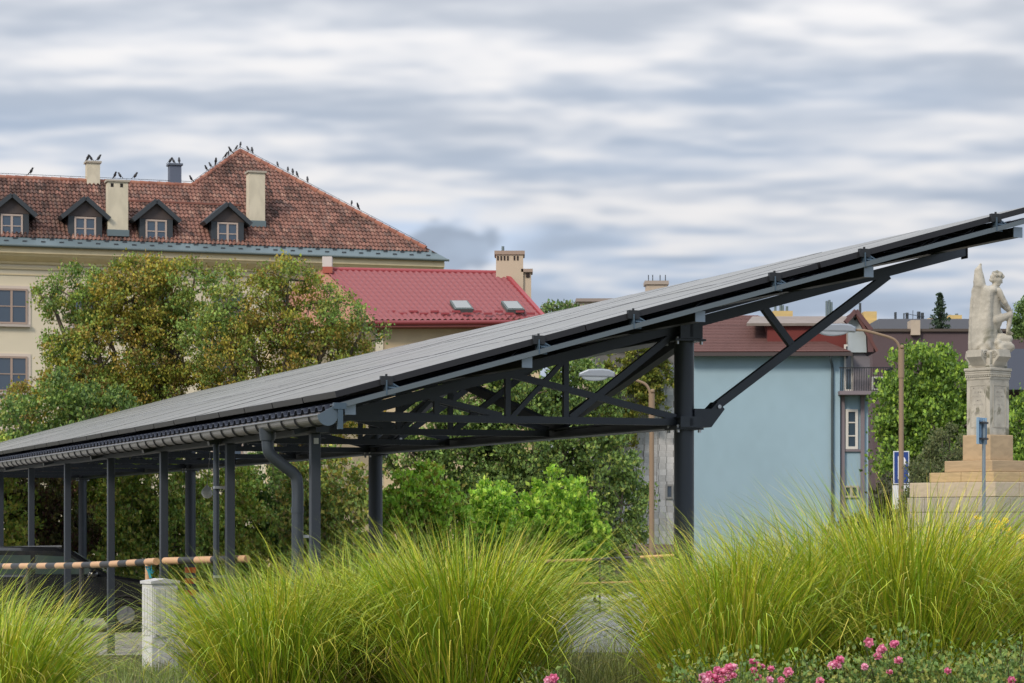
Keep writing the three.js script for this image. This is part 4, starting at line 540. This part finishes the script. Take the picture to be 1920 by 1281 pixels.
  for (let k = 0; k < RES; k++) for (let j = 0; j < RES; j++) for (let i = 0; i < RES; i++) {
    p.set((i - RES / 2) / (RES / 2) * S, (j - RES / 2) / (RES / 2) * S + cen.y, (k - RES / 2) / (RES / 2) * S); let d = 1; if (Math.abs(p.z) > 0.36 || Math.abs(p.x) > 0.6) { mc.field[k * RES * RES + j * RES + i] = -1; continue; }
    for (const [a, b, ra, rb, kk] of caps) { ab.subVectors(b, a); ap.subVectors(p, a); const t = Math.min(1, Math.max(0, ap.dot(ab) / Math.max(1e-9, ab.lengthSq()))), e = ap.addScaledVector(ab, -t).length() - mix(ra, rb, t); const h = Math.max(kk - Math.abs(d - e), 0) / kk; d = Math.min(d, e) - h * h * kk * 0.25; }
    // drapery folds on the back
    if (p.x < 0.02) d += 0.009 * Math.sin(p.z * 46 + p.x * 30 + 2 * Math.sin(p.y * 3)) * sstep(1.25, 0.9, p.y);
    d += 0.01 * (noise3(p.x * 18, p.y * 18, p.z * 18) - 0.5) + 0.006 * Math.sin(p.y * 40 + 3 * Math.sin(p.x * 14)) * sstep(0.3, 0.1, p.y) ;
    mc.field[k * RES * RES + j * RES + i] = -d;
  }
  mc.update(); const cnt = mc.count, g = new THREE.BufferGeometry(), pos = new Float32Array(cnt * 3), nor = new Float32Array(cnt * 3), uv = new Float32Array(cnt * 2);
  for (let i = 0; i < cnt; i++) { for (let a = 0; a < 3; a++) { pos[i * 3 + a] = mc.positionArray[i * 3 + a] * S + [0, cen.y, 0][a]; nor[i * 3 + a] = mc.normalArray[i * 3 + a]; } uv[i * 2] = pos[i * 3] + pos[i * 3 + 2] * 0.7; uv[i * 2 + 1] = pos[i * 3 + 1]; }
  g.setAttribute('position', new THREE.BufferAttribute(pos, 3)); g.setAttribute('uv', new THREE.BufferAttribute(uv, 2)); g.computeVertexNormals(); g.translate(0, Y(662), 0.0);
  part(m, 'winged_figure', g, stone);
}
// ---------- street furniture ----------
const rust = M(0.24, 0.17, 0.11, 0.75), aluS = M(0.3, 0.33, 0.37, 0.45, { metalness: 0.5 });
function lamp(label, z, px, top, headX0, headX1, headY) {
  const g = thing('street_lamp', label, 'street lamp', [W(px, z), 0, -z], 0, 'curved arm street lamps'), y1 = H(top, z), hx = W(headX1, z) - W(px, z), hy = H(headY, z);
  part(g, 'pole', [cyl(0.075, 0.06, y1, 14), cyl(0.08, 0.08, 0.75, 14, 0, y1 - 0.75, 0), new THREE.SphereGeometry(0.06, 10, 8).translate(0.02, y1 + 0.06, 0)], rust);
  part(g, 'arm', tube([V(0, y1 - 0.1, 0), V(-0.14, y1 + 0.22, 0), V(hx * 0.5, hy - 0.1, 0), V(hx * 0.8, hy - 0.01, 0), V(hx, hy, 0)], 0.036, 30, 10), rust);
  const w = W(headX1, z) - W(headX0, z), sh = [[0, 0.05], [-0.12, 0.11], [-0.35 * w, 0.13], [-0.75 * w, 0.12], [-w, 0.03], [-w, 0.0], [0, -0.02]];
  const hd = part(g, 'lamp_head', extr(sh, 0.2, 0.035).translate(hx, hy, -0.1), aluS); const bowl = []; for (let i = 0; i <= 10; i++) { const a = i / 10 * Math.PI; bowl.push([-0.18 * w - 0.38 * w * (1 - Math.cos(a)), -0.02 - 0.1 * Math.sin(a)]); }
  part(hd, 'glass_bowl', extr(bowl, 0.16, 0.03).translate(hx, hy, -0.08), new THREE.MeshPhysicalMaterial({ color: lin(0.45, 0.5, 0.55), roughness: 0.15, transmission: 0.4, thickness: 0.02 }));
}
lamp('street lamp on a rusty brown pole beside the parking sign', 63, 1690, 655, 1533, 1601, 619);
lamp('street lamp on a thin brown pole before the shingled wall', 62, 1222, 738, 1088, 1150, 704);
{ // parking sign
  const z = 64.5, g = thing('parking_sign', 'blue parking sign with white letter P above a white plate', 'sign', [W(1690, z), 0, -z], 0.04), w = 30 * z / F, y0 = H(908, z), y1 = H(846, z);
  part(g, 'post', cyl(0.03, 0.03, y1, 10, 0, 0, -0.04), aluS);
  const pl = part(g, 'plate', boxAB(-w / 2, w / 2, y0, y1, -0.008, 0.008, 0.006), M(0.65, 0.68, 0.7, 0.5)); part(pl, 'blue_field', boxAB(-w / 2 + 0.025, w / 2 - 0.025, y0 + 0.025, y1 - 0.025, 0.009, 0.013), M(0.012, 0.045, 0.21, 0.45));
  const cx = -0.01, hh = y1 - y0, P = new THREE.Shape(); P.moveTo(-0.08, 0); P.lineTo(-0.02, 0); P.lineTo(-0.02, 0.24); P.lineTo(0.03, 0.24); P.absarc(0.03, 0.37, 0.13, -Math.PI / 2, Math.PI / 2, false); P.lineTo(-0.08, 0.5); P.closePath(); const hole = new THREE.Path(); hole.moveTo(-0.02, 0.3); hole.lineTo(-0.02, 0.44); hole.lineTo(0.03, 0.44); hole.absarc(0.03, 0.37, 0.07, Math.PI / 2, -Math.PI / 2, true); hole.closePath(); P.holes.push(hole);
  part(pl, 'letter', new THREE.ExtrudeGeometry(P, { depth: 0.004, bevelEnabled: false }).scale(0.9, hh / 0.72, 1).translate(-0.02, y0 + hh * 0.15, 0.013), M(0.75, 0.76, 0.78, 0.5));
  const b = part(g, 'lower_plate', boxAB(-w / 2 - 0.02, w / 2 + 0.02, H(955, z), y0 - 0.03, -0.008, 0.008, 0.006), M(0.62, 0.64, 0.66, 0.5));
  part(b, 'arrow', boxAB(-0.06, -0.03, H(940, z), H(922, z), 0.009, 0.012), M(0.03, 0.03, 0.03));
}
{ // sign seen from behind
  const z = 38, g = thing('road_sign', 'blue backed road sign on a grey pole before the monument steps', 'sign', [W(1845, z), 0, -z], 1.0), y0 = H(833, z), y1 = H(783, z);
  part(g, 'post', cyl(0.028, 0.028, y1 - 0.05, 12, 0, 0, 0), M(0.22, 0.28, 0.33, 0.5, { metalness: 0.3 }));
  const p = part(g, 'plate', boxAB(-0.17, 0.17, y0, y1, -0.06, -0.045, 0.005), M(0.25, 0.4, 0.55, 0.5)); part(p, 'stiffener', [boxAB(-0.1, -0.07, y0 + 0.02, y1 - 0.02, -0.045, -0.02), boxAB(0.07, 0.1, y0 + 0.02, y1 - 0.02, -0.045, -0.02), boxAB(-0.17, -0.155, y0, y1, -0.045, -0.015), boxAB(0.155, 0.17, y0, y1, -0.045, -0.015)], M(0.2, 0.33, 0.47, 0.5)); part(p, 'clamp', [boxAB(-0.12, 0.12, y1 - 0.1, y1 - 0.07, -0.045, 0.03), boxAB(-0.12, 0.12, y0 + 0.07, y0 + 0.1, -0.045, 0.03)], steelDark);
}
{ // hazard striped railings
  const oR = M(0.6, 0.37, 0.21, 0.6), bR = M(0.035, 0.035, 0.037, 0.5);
  const rail = (label, pts, r, stripe, posts, group, capEnd, oM = oR) => { const g = thing('striped_railing', label, 'railing', [0, 0, 0], 0, group), cv = new THREE.CatmullRomCurve3(pts, false, 'catmullrom', 0.1), L = cv.getLength(), n = Math.round(L / stripe);
    for (let i = 0; i < n; i++) { const a = cv.getPointAt(i / n), b = cv.getPointAt((i + 1) / n); part(g, i % 2 ? 'black_stripe' : 'orange_stripe', rod(a, b, r, r, 16), i % 2 ? bR : oM); }
    part(g, 'end_cap', rod(pts[0].clone().add(pts[0].clone().sub(pts[1]).normalize().multiplyScalar(0.008)), pts[0], r * 1.02, r * 1.02, 16), M(0.5, 0.3, 0.16, 0.7));
    for (const [t, m] of posts) { const p = cv.getPointAt(t); part(g, 'post', rod(V(p.x, gh(p.x, -p.z) - 0.2, p.z), V(p.x, p.y - r * 0.6, p.z), r * 0.75, r * 0.75, 12), m ? bR : oM); } return g; };
  rail('short orange and black striped pipe railing beside the white cabinet', [at(463, 1048, 28), at(309, 1052, 29.6)], 0.044, 0.42, [[0.22, 0]], 'striped railings');
  rail('long orange and black striped pipe railing in front of the black car', [at(293, 1053, 29.7), at(210, 1058, 31.8), at(120, 1061, 34), at(0, 1062, 37), at(-80, 1061, 39.2)], 0.044, 0.46, [[0.04, 0], [0.36, 1], [0.62, 1], [0.88, 1]], 'striped railings');
  const f = rail('thin yellow and black railing across the far edge of the car park', [at(1290, 1040, 50), at(1128, 1049, 50), at(1010, 1053, 50), at(930, 1056, 50)], 0.03, 0.9, [[0.02, 1], [0.46, 1], [0.98, 1]], 'striped railings', 0, M(0.62, 0.38, 0.15, 0.6));
  part(f, 'mid_rail', [rod(at(1290, 1088, 50), at(1128, 1093, 50), 0.02, 0.02, 8), rod(at(1128, 1093, 50), at(930, 1100, 50), 0.02, 0.02, 8)], M(0.62, 0.38, 0.15, 0.6));
  // teal ribbon knotted on the railing
  const rb = thing('teal_ribbon', 'small teal plastic ribbon knotted on the railing post', 'ribbon', at(280, 1066, 29.6).toArray()); const R = rng(12), gs = []; for (let i = 0; i < 9; i++) gs.push(box(0.05 + R() * 0.04, 0.02, 0.005, 0, 0, 0).rotateZ(R() * 6).rotateY(R() * 6).translate((R() - 0.5) * 0.06, (R() - 0.5) * 0.08, (R() - 0.5) * 0.04)); part(rb, 'knot', gs, M(0.02, 0.25, 0.33, 0.5)); part(rb, 'tail', box(0.03, 0.1, 0.004, -0.02, -0.07, 0.01).rotateZ(0.3), M(0.03, 0.3, 0.36, 0.5));
}
{ // utility cabinet
  const z = 29, g = thing('utility_cabinet', 'white plastic utility cabinet with ribbed door standing by the railing', 'cabinet', [W(300, z), gh(W(300, z), z) - 0.05, -z], 0.62), w = 0.36, d = 0.26, h = H(1086, z) - g.position.y, pm = plaster(0.66, 0.67, 0.68, 61, 1.2);
  part(g, 'body', [boxAB(-w / 2, w / 2, 0, h - 0.05, -d / 2, d / 2, 0.012)], pm);
  part(g, 'lid', extr([[-w / 2 - 0.012, 0], [w / 2 + 0.012, 0], [w / 2 + 0.012, 0.025], [0.0, 0.055], [-w / 2 - 0.012, 0.025]], d + 0.024, 0.004).translate(0, h - 0.05, -d / 2 - 0.012), pm);
  const dr = part(g, 'door', boxAB(-w / 2 + 0.02, w / 2 - 0.02, h * 0.42, h - 0.09, d / 2, d / 2 + 0.012, 0.004), pm);
  for (let i = 0; i < 4; i++) part(dr, 'rib', boxAB(-w / 2 + 0.04 + i * 0.075, -w / 2 + 0.1 + i * 0.075, h * 0.44, h - 0.11, d / 2 + 0.011, d / 2 + 0.02, 0.003), pm);
  for (let i = 0; i < 3; i++) part(g, 'side_rib', boxAB(-w / 2 - 0.009, -w / 2 + 0.002, h * 0.44, h - 0.11, -d / 2 + 0.03 + i * 0.07, -d / 2 + 0.085 + i * 0.07, 0.003), pm);
  part(g, 'access_cover', [boxAB(-0.09, 0.11, 0.12, h * 0.36, d / 2, d / 2 + 0.008, 0.003), new THREE.CylinderGeometry(0.1, 0.1, 0.008, 24, 1, false, 0, Math.PI).rotateX(Math.PI / 2).rotateZ(Math.PI / 2 * 0).translate(0.01, h * 0.36, d / 2 + 0.004)], pm);
  part(g, 'plinth', boxAB(-w / 2 - 0.01, w / 2 + 0.01, -0.1, 0.06, -d / 2 - 0.01, d / 2 + 0.01), M(0.5, 0.5, 0.5, 0.9));
}
{ // white bag hanging under the roof
  const z = 36, p = at(388, 921, z), g = thing('hanging_bag', 'crumpled white plastic bag hanging among the carport posts', 'bag', p.toArray()); const s = new THREE.SphereGeometry(0.085, 18, 14), q = s.attributes.position; for (let i = 0; i < q.count; i++) { let x = q.getX(i), y = q.getY(i), zz = q.getZ(i), n = 0.8 + 0.45 * fbm(x * 22, y * 22, zz * 22, 3), t = y > 0 ? 1 - y / 0.1 : 1; q.setXYZ(i, x * n * Math.max(0.15, t), y * 1.3, zz * n * Math.max(0.15, t)); } s.computeVertexNormals(); part(g, 'bag', s, new THREE.MeshPhysicalMaterial({ color: lin(0.75, 0.77, 0.78), roughness: 0.5, transmission: 0.3, thickness: 0 })); part(g, 'string', rod(V(0, 0.1, 0), V(0.05, 0.62, 0), 0.004, 0.004, 5), M(0.4, 0.4, 0.4));
}
{ // black hatchback under the carport
  const z = 42, g = thing('black_car', 'black hatchback car parked nose in under the carport roof', 'car', [W(92, z), 0, -z], TH * 0.6), paint = new THREE.MeshPhysicalMaterial({ color: lin(0.008, 0.009, 0.011), roughness: 0.25, clearcoat: 1, clearcoatRoughness: 0.05 }), gm = new THREE.MeshPhysicalMaterial({ color: lin(0.05, 0.075, 0.07), roughness: 0.04, clearcoat: 1 }), rub = M(0.012, 0.012, 0.013, 0.85), k = 1.0;
  const hw = 0.86; // half width
  const arch = (cx, r, a0, a1, n) => { const o = []; for (let i = 0; i <= n; i++) { const a = a0 + (a1 - a0) * i / n; o.push([cx + Math.cos(a) * r, 0.31 + Math.sin(a) * r]); } return o; };
  const low = [[-2.05, 0.3], [-1.78, 0.24], ...arch(-1.3, 0.36, Math.PI, 0, 10), ...arch(1.28, 0.36, Math.PI, 0, 10), [1.78, 0.22], [2.08, 0.3], [2.12, 0.5], [2.05, 0.72], [1.75, 0.83], [0.95, 0.97], [-1.2, 0.98], [-1.95, 0.95], [-2.1, 0.75]];
  part(g, 'body', extr(low, 2 * hw - 0.1, 0.05).translate(0, 0, -hw + 0.05), paint);
  const cab = [[1.02, 0.95], [0.35, 1.36], [0.1, 1.42], [-0.9, 1.43], [-1.5, 1.36], [-1.95, 0.95]]; part(g, 'cabin', extr(cab, 2 * hw - 0.36, 0.07).translate(0, 0, -hw + 0.18), paint);
  for (const s of [-1, 1]) { const zz = s * (hw - 0.1); const win = (pts) => { const w = part(g, 'side_window', extr(pts, 0.014).translate(0, 0, zz + (s > 0 ? -0.004 : -0.01)), gm); return w; }; win([[0.86, 0.99], [0.32, 1.32], [-0.25, 1.35], [-0.25, 0.99]]); win([[-0.33, 0.99], [-0.33, 1.35], [-1.0, 1.35], [-1.35, 1.28], [-1.2, 0.99]]);
    const mr = part(g, 'mirror', new THREE.SphereGeometry(0.1, 12, 8).scale(0.9, 0.7, 1).translate(0.72, 1.02, s * (hw + 0.06)), paint);
    const dr = part(g, 'door', [boxAB(-0.3, -0.285, 0.4, 0.95, zz + s * 0.095, zz + s * 0.101), boxAB(0.84, 0.855, 0.4, 0.9, zz + s * 0.095, zz + s * 0.101)], rub); part(dr, 'handle', boxAB(-0.2, -0.02, 0.83, 0.86, zz + s * 0.098, zz + s * 0.125, 0.008), paint);
    part(g, 'headlight', new THREE.SphereGeometry(0.12, 12, 8).scale(1.3, 0.6, 0.8).translate(1.95, 0.68, s * (hw - 0.2)), new THREE.MeshPhysicalMaterial({ color: lin(0.5, 0.52, 0.55), roughness: 0.05, clearcoat: 1 }));
    for (const x of [-1.3, 1.28]) { part(g, 'wheel_well', new THREE.CylinderGeometry(0.35, 0.35, 0.2, 20).rotateX(Math.PI / 2).translate(x, 0.33, s * (hw - 0.28)), rub); const wh = new THREE.Group(); wh.name = 'wheel'; g.add(wh); part(wh, 'tyre', new THREE.TorusGeometry(0.235, 0.085, 12, 28).translate(x, 0.31, s * (hw - 0.09)), rub); const rim = part(wh, 'rim', [new THREE.CylinderGeometry(0.19, 0.19, 0.06, 24).rotateX(Math.PI / 2).translate(x, 0.31, s * (hw - 0.1)), ...[0, 1, 2, 3, 4].map(i => box(0.05, 0.17, 0.02, 0, 0.1, 0).rotateZ(i * 1.2566).translate(x, 0.31, s * (hw - 0.06)))], M(0.3, 0.31, 0.33, 0.35, { metalness: 0.7 })); } }
  part(g, 'windscreen', slab([V(1.1, 0.98, hw - 0.22), V(1.1, 0.98, -hw + 0.22), V(0.41, 1.4, -hw + 0.3), V(0.41, 1.4, hw - 0.3)].reverse(), 0.012), gm);
  part(g, 'roof_rail', [bar(V(0.2, 1.5, hw - 0.2), V(-1.4, 1.47, hw - 0.2), 0.03, 0.03)], M(0.35, 0.36, 0.38, 0.3, { metalness: 0.7 }));
}
// ---------- foreground planting ----------
const bladeMat = new THREE.MeshPhysicalMaterial({ color: 0xffffff, vertexColors: true, roughness: 0.55, transmission: 0.22, thickness: 0, side: THREE.DoubleSide });
function blades(list) { // each: base, azimuth, height, lean, curl, width, colour
  const S = 8, P = [], Cc = [];
  for (const b of list) { const ca = Math.cos(b.az), sa = Math.sin(b.az), pts = []; let x = 0, y = 0, a = b.a0; const ds = b.len / S;
    for (let i = 0; i <= S; i++) { pts.push([x, y]); a += (b.bend * (0.1 + 2.7 * (i / S) * (i / S))) / S + (b.kink || 0) * Math.sin(i * 2.1 + b.ph); x += Math.sin(a) * ds; y += Math.cos(a) * ds; }
    const wx = -sa * Math.cos(b.tw) + 0 * ca, wz = ca * Math.cos(b.tw), wr = Math.sin(b.tw);
    for (let i = 0; i < S; i++) { const w0 = b.w * (1 - Math.pow(i / S, 3)), w1 = b.w * (1 - Math.pow((i + 1) / S, 3)), q = (k, w) => [b.x + ca * pts[k][0] + (wx + ca * wr) * w, b.y + pts[k][1], b.z + sa * pts[k][0] + (wz + sa * wr) * w], A = q(i, w0), B = q(i, -w0), D = q(i + 1, w1), E = q(i + 1, -w1);
      P.push(...A, ...B, ...E); if (i < S - 1) P.push(...A, ...E, ...D); const t0 = i / S, c = b.c, c2 = b.c2, f = t => [mix(c[0], c2[0], t), mix(c[1], c2[1], t), mix(c[2], c2[2], t)], k0 = f(t0), k1 = f((i + 1) / S); Cc.push(...k0, ...k0, ...k1); if (i < S - 1) Cc.push(...k0, ...k1, ...k1); } }
  const g = new THREE.BufferGeometry(); g.setAttribute('position', new THREE.Float32BufferAttribute(P, 3)); g.setAttribute('color', new THREE.Float32BufferAttribute(Cc, 3)); g.computeVertexNormals(); return g;
}
function grassClump(label, px, z, topPy, rad, n, o = {}) {
  const X = W(px, z), y0 = gh(X, z), R = rng(o.seed), h = H(topPy, z) - y0, g = thing('ornamental_grass', label, 'grass clump', [X, y0, -z], 0, 'ornamental grass clumps'), gr = [], dry = [], pl = [];
  const tint = o.tint || [1, 1, 1];
  for (let i = 0; i < n * 1.25; i++) { const az = R() * 6.283, rr = Math.sqrt(R()), r = rr * rad * 0.6, k = R(), sh = R() < 0.33, v = 0.68 + 0.66 * R(), yel = R(), wild = R() < 0.1;
    const c = (yel < 0.2 ? [0.6, 0.55, 0.08] : yel < 0.6 ? [0.44, 0.53, 0.03] : [0.24, 0.4, 0.02]).map((q, j) => q * v * tint[j]);
    gr.push({ x: Math.cos(az) * r, y: 0, z: Math.sin(az) * r, az: az + (R() - 0.5) * (wild ? 6 : 1.6), a0: 0.02 + rr * 0.36 * (0.4 + 1.2 * k), bend: 0.45 + (0.5 + rr) * 1.7 * R() + (wild ? 1.0 : 0), len: h * (sh ? 0.5 + 0.35 * R() : 0.98 + 0.2 * R()) * (1 + 0.14 * rr), w: 0.003 + 0.0032 * R(), tw: (R() - 0.5) * 2.6, c, c2: c.map((q, j) => q * [1.12, 1.04, 1][j]), ph: R() * 6, kink: R() < 0.12 ? 0.12 : 0 }); }
  for (let i = 0; i < n * 0.1; i++) { const az = R() * 6.283, r = Math.sqrt(R()) * rad * 0.6, v = 0.8 + 0.4 * R(); dry.push({ x: Math.cos(az) * r, y: 0, z: Math.sin(az) * r, az, a0: 0.15 + R() * 0.5, bend: 0.8 + R() * 2.6, kink: 0.35 * R(), ph: R() * 6, len: h * (0.45 + 0.45 * R()), w: 0.0026 + 0.001 * R(), tw: (R() - 0.5) * 2.5, c: [0.38 * v, 0.29 * v, 0.13 * v], c2: [0.4 * v, 0.31 * v, 0.14 * v] }); }
  for (let i = 0; i < n * 0.035; i++) { const az = R() * 6.283, r = Math.sqrt(R()) * rad * 0.4, v = 0.8 + 0.4 * R(); pl.push({ x: Math.cos(az) * r, y: 0, z: Math.sin(az) * r, az, a0: 0.03 + 0.3 * R(), bend: 0.1 + 0.5 * R(), ph: 0, len: h * (1.05 + 0.2 * R()), w: 0.0016, tw: R() * 3, c: [0.4 * v, 0.37 * v, 0.14 * v], c2: [0.42 * v, 0.37 * v, 0.16 * v] }); }
  g.userData.kind = 'thing'; part(g, 'green_blades', blades(gr), bladeMat, 'stuff'); part(g, 'dry_blades', blades(dry), bladeMat, 'stuff'); part(g, 'seed_stalks', blades(pl), bladeMat, 'stuff');
  return g;
}
{
  const cl = [['lush grass clump left of the white cabinet', -15, 14.6, 1128, 0.46, 1800], ['low grass clump at the outer corner beyond the cabinet', -150, 15.5, 1090, 0.6, 1200], ['arching grass clump just right of the white cabinet', 515, 16.4, 1078, 0.52, 2300], ['tall grass clump below the wide downpipe', 670, 17, 1046, 0.55, 2200], ['tall feathery grass clump before the bright bushes', 868, 16.5, 1008, 0.58, 2700],
    ['grass clump with many dry curled blades before the big round column', 1376, 16.2, 1028, 0.54, 2400], ['grass clump before the blue house wall', 1520, 16.8, 990, 0.56, 2300], ['tallest grass clump below the parking sign', 1700, 16.6, 945, 0.64, 2800], ['grass clump before the monument steps', 1850, 17.2, 985, 0.6, 1900]];
  cl.forEach(([l, px, z, t, r, n], i) => grassClump(l, px, z, t, r, n, { seed: 200 + i, tint: i === 8 ? [1.15, 1, 0.9] : undefined }));
  // weeds and lawn between the clumps
  const R = rng(300), lw = [], add = (x, z, h, c, c2, w = 0.002) => lw.push({ x, y: gh(x, z) - 0.01, z: -z, az: R() * 6.283, a0: R() * 0.4, bend: R() * 1.2, ph: 0, len: h, w, tw: (R() - 0.5) * 2.5, c, c2 });
  for (let i = 0; i < 26000; i++) { const z = 14.5 + R() * 17.5, x = W(-100 + R() * 2150, z), v = 0.7 + 0.6 * R(), d = fbm(x * 2, z * 2, 3, 3) > 0.55; add(x, z, 0.1 + 0.16 * R(), [0.12 * v, 0.17 * v, 0.03 * v], d ? [0.34 * v, 0.28 * v, 0.11 * v] : [0.19 * v, 0.26 * v, 0.045 * v], 0.003); }
  for (let i = 0; i < 1800; i++) { const z = 16 + R() * 3, x = W(1010 + R() * 220, z), v = 0.7 + 0.6 * R(); add(x, z, 0.35 + 0.4 * R(), [0.14 * v, 0.2 * v, 0.04 * v], [0.28 * v, 0.29 * v, 0.08 * v], 0.0022); }
  const lawn = part(null, 'lawn', blades(lw), bladeMat); tag(lawn, 'rough weedy lawn between the grass clumps', 'lawn', null, 'stuff');
}
{ // pink roses at the front
  const pinkM = [0, 1, 2].map(i => new THREE.MeshPhysicalMaterial({ color: lin([0.8, 0.74, 0.84][i], [0.27, 0.2, 0.4][i], [0.42, 0.36, 0.54][i]), roughness: 0.6, transmission: 0.15, thickness: 0, side: THREE.DoubleSide }));
  const rose = (() => { const gs = [new THREE.SphereGeometry(0.011, 8, 6).translate(0, 0.016, 0)], R = rng(5);
    for (const [n, tilt, len, w] of [[4, 0.18, 0.026, 0.024], [5, 0.5, 0.029, 0.03], [6, 0.9, 0.031, 0.033], [6, 1.3, 0.03, 0.034]]) for (let k = 0; k < n; k++) {
      const g = new THREE.PlaneGeometry(w, len, 4, 4).translate(0, len / 2, 0), p = g.attributes.position; for (let i = 0; i < p.count; i++) { const x = p.getX(i), y = p.getY(i), t = y / len, q = Math.sqrt(Math.max(0.05, 1 - Math.pow(Math.max(0, t - 0.45) / 0.58, 2))) * (0.45 + 0.55 * Math.min(1, t * 2)); p.setXYZ(i, x * q, y - 12 * x * x, 0.3 * y * (1 - t) * 1.6 + 14 * x * x * -0.6 + 0.006 * Math.max(0, t - 0.75) * 3); }
      g.rotateX(tilt + (R() - 0.5) * 0.2).rotateY(k / n * 6.283 + tilt * 3 + (R() - 0.5) * 0.2); g.computeVertexNormals(); gs.push(g); } return merge(gs); })();
  const pal = [[0.14, 0.25, 0.06], [0.19, 0.31, 0.08], [0.25, 0.36, 0.08], [0.36, 0.38, 0.09]];
  const bush = (label, px, z, w, topPy, flowers, seed, n) => {
    const X = W(px, z), y0 = gh(X, z), h = H(topPy, z) - y0, g = thing('rose_bush', label, 'rose bush', [X, y0, -z], 0, 'rose bushes along the front'), R = rng(seed), st = [], lv = [];
    for (let i = 0; i < 16; i++) { const a = R() * 6.28, r = w * (0.3 + 0.7 * R()), t = V(Math.cos(a) * r, h * (0.65 + 0.4 * R()), Math.sin(a) * r * 0.7), m = t.clone().multiplyScalar(0.5).add(V(0, 0.12, 0)); st.push(rod(V(0, 0, 0), m, 0.006, 0.005, 5), rod(m, t, 0.005, 0.003, 5)); for (let k = 0; k < n / 16; k++) { const u = 0.35 + 0.65 * R(), p = u < 0.5 ? m.clone().multiplyScalar(u * 2) : m.clone().lerp(t, u * 2 - 1); lv.push([p.x + (R() - 0.5) * 0.26, p.y + (R() - 0.5) * 0.2, p.z + (R() - 0.5) * 0.26, 0.024 + 0.018 * R()]); } }
    part(g, 'stems', st, M(0.09, 0.1, 0.04, 0.8)); part(g, 'foliage', leafGeo(lv, pal, seed + 1), leafMat, 'stuff');
    for (const [fx, fy, s = 1] of flowers) { const p = at(fx, fy, z - 0.22).sub(V(X, y0, -z)); const f = part(g, 'flower', rose, pinkM[Math.floor(R() * 3)]); f.position.copy(p); f.rotation.set(0.6 + R() * 0.7, R() * 6, (R() - 0.5) * 0.8); f.scale.setScalar(s * (0.85 + 0.3 * R())); }
  };
  bush('rose bush with a dense cluster of deep pink blooms', 1370, 14.2, 0.36, 1246, [[1318, 1272, 1.2], [1330, 1266], [1340, 1273, 1.2], [1345, 1258], [1356, 1262, 1.1], [1362, 1272, 1.2], [1368, 1254], [1376, 1253, 0.9], [1374, 1268, 1.1], [1326, 1278, 1.2], [1350, 1279, 1.2]], 401, 1500);
  bush('rose bush with small pale pink blooms', 1440, 14.6, 0.34, 1246, [[1412, 1243], [1420, 1248, 0.9], [1428, 1251, 0.9], [1413, 1258, 0.8], [1446, 1255, 0.8], [1421, 1272, 1.1], [1478, 1261, 1], [1464, 1276, 0.8], [1443, 1276, 0.9]], 402, 1300);
  bush('rose bush with one drooping bloom cluster', 1560, 14.6, 0.34, 1248, [[1575, 1238], [1566, 1245], [1560, 1249, 1.1], [1572, 1249, 0.9], [1538, 1278, 1.1], [1621, 1250, 0.7]], 403, 1300);
  bush('tall rose spray with bright pink blooms before the dark grass', 1660, 14.8, 0.38, 1205, [[1629, 1205, 1], [1676, 1209, 1], [1680, 1207, 0.8], [1650, 1222, 1.1], [1655, 1217, 1], [1646, 1231, 1], [1685, 1240, 0.9], [1668, 1262, 0.9], [1622, 1252, 0.8]], 404, 1700);
  bush('leafy rose bush with a single faded bloom', 1800, 14.6, 0.5, 1236, [[1777, 1259, 0.9]], 405, 2000);
  bush('leafy rose bush with one pink bud at the bed edge', 1900, 14.2, 0.42, 1215, [[1897, 1277, 1]], 406, 2000);
  bush('small rose bush with a pair of pale blooms between the grass clumps', 1030, 14.2, 0.28, 1268, [[1028, 1276, 1.1], [1038, 1273, 1]], 407, 500);
  // yellow daisies by the steps
  const pet = (() => { const gs = [new THREE.SphereGeometry(0.012, 8, 6).scale(1, 0.6, 1)]; for (let k = 0; k < 9; k++) gs.push(new THREE.SphereGeometry(0.5, 6, 4).scale(0.03, 0.006, 0.014).translate(0.026, 0, 0).rotateZ(0.15).rotateY(k * 0.698)); return merge(gs); })(), ym = M(0.75, 0.5, 0.02, 0.6), R = rng(55);
  const yg = thing('yellow_daisies', 'patch of small yellow flowers below the monument steps', 'flowers', [W(1890, 18.5), gh(0, 18.5), -18.5]); const st = [], fl = [], lv = [];
  for (let i = 0; i < 60; i++) { const x = (R() - 0.5) * 0.65, zz = (R() - 0.5) * 0.6, y = 1.2 + R() * 0.3 - gh(0, 18.5) * 0; const t = V(x, y, zz); st.push(rod(V(x * 0.6, 0, zz * 0.6), t, 0.003, 0.002, 4)); const f = part(yg, 'flower', pet, ym); f.position.copy(t); f.rotation.set(0.5 + R() * 0.6, R() * 6, 0); f.scale.setScalar(0.6 + 0.5 * R()); for (let k = 0; k < 25; k++) lv.push([x + (R() - 0.5) * 0.15, y * (0.3 + 0.68 * R()), zz + (R() - 0.5) * 0.15, 0.04]); }
  part(yg, 'stems', st, M(0.1, 0.14, 0.03)); part(yg, 'foliage', leafGeo(lv, [[0.2, 0.25, 0.03], [0.27, 0.28, 0.03], [0.14, 0.2, 0.03]], 56), leafMat, 'stuff');
}
renderer.render(scene, camera);
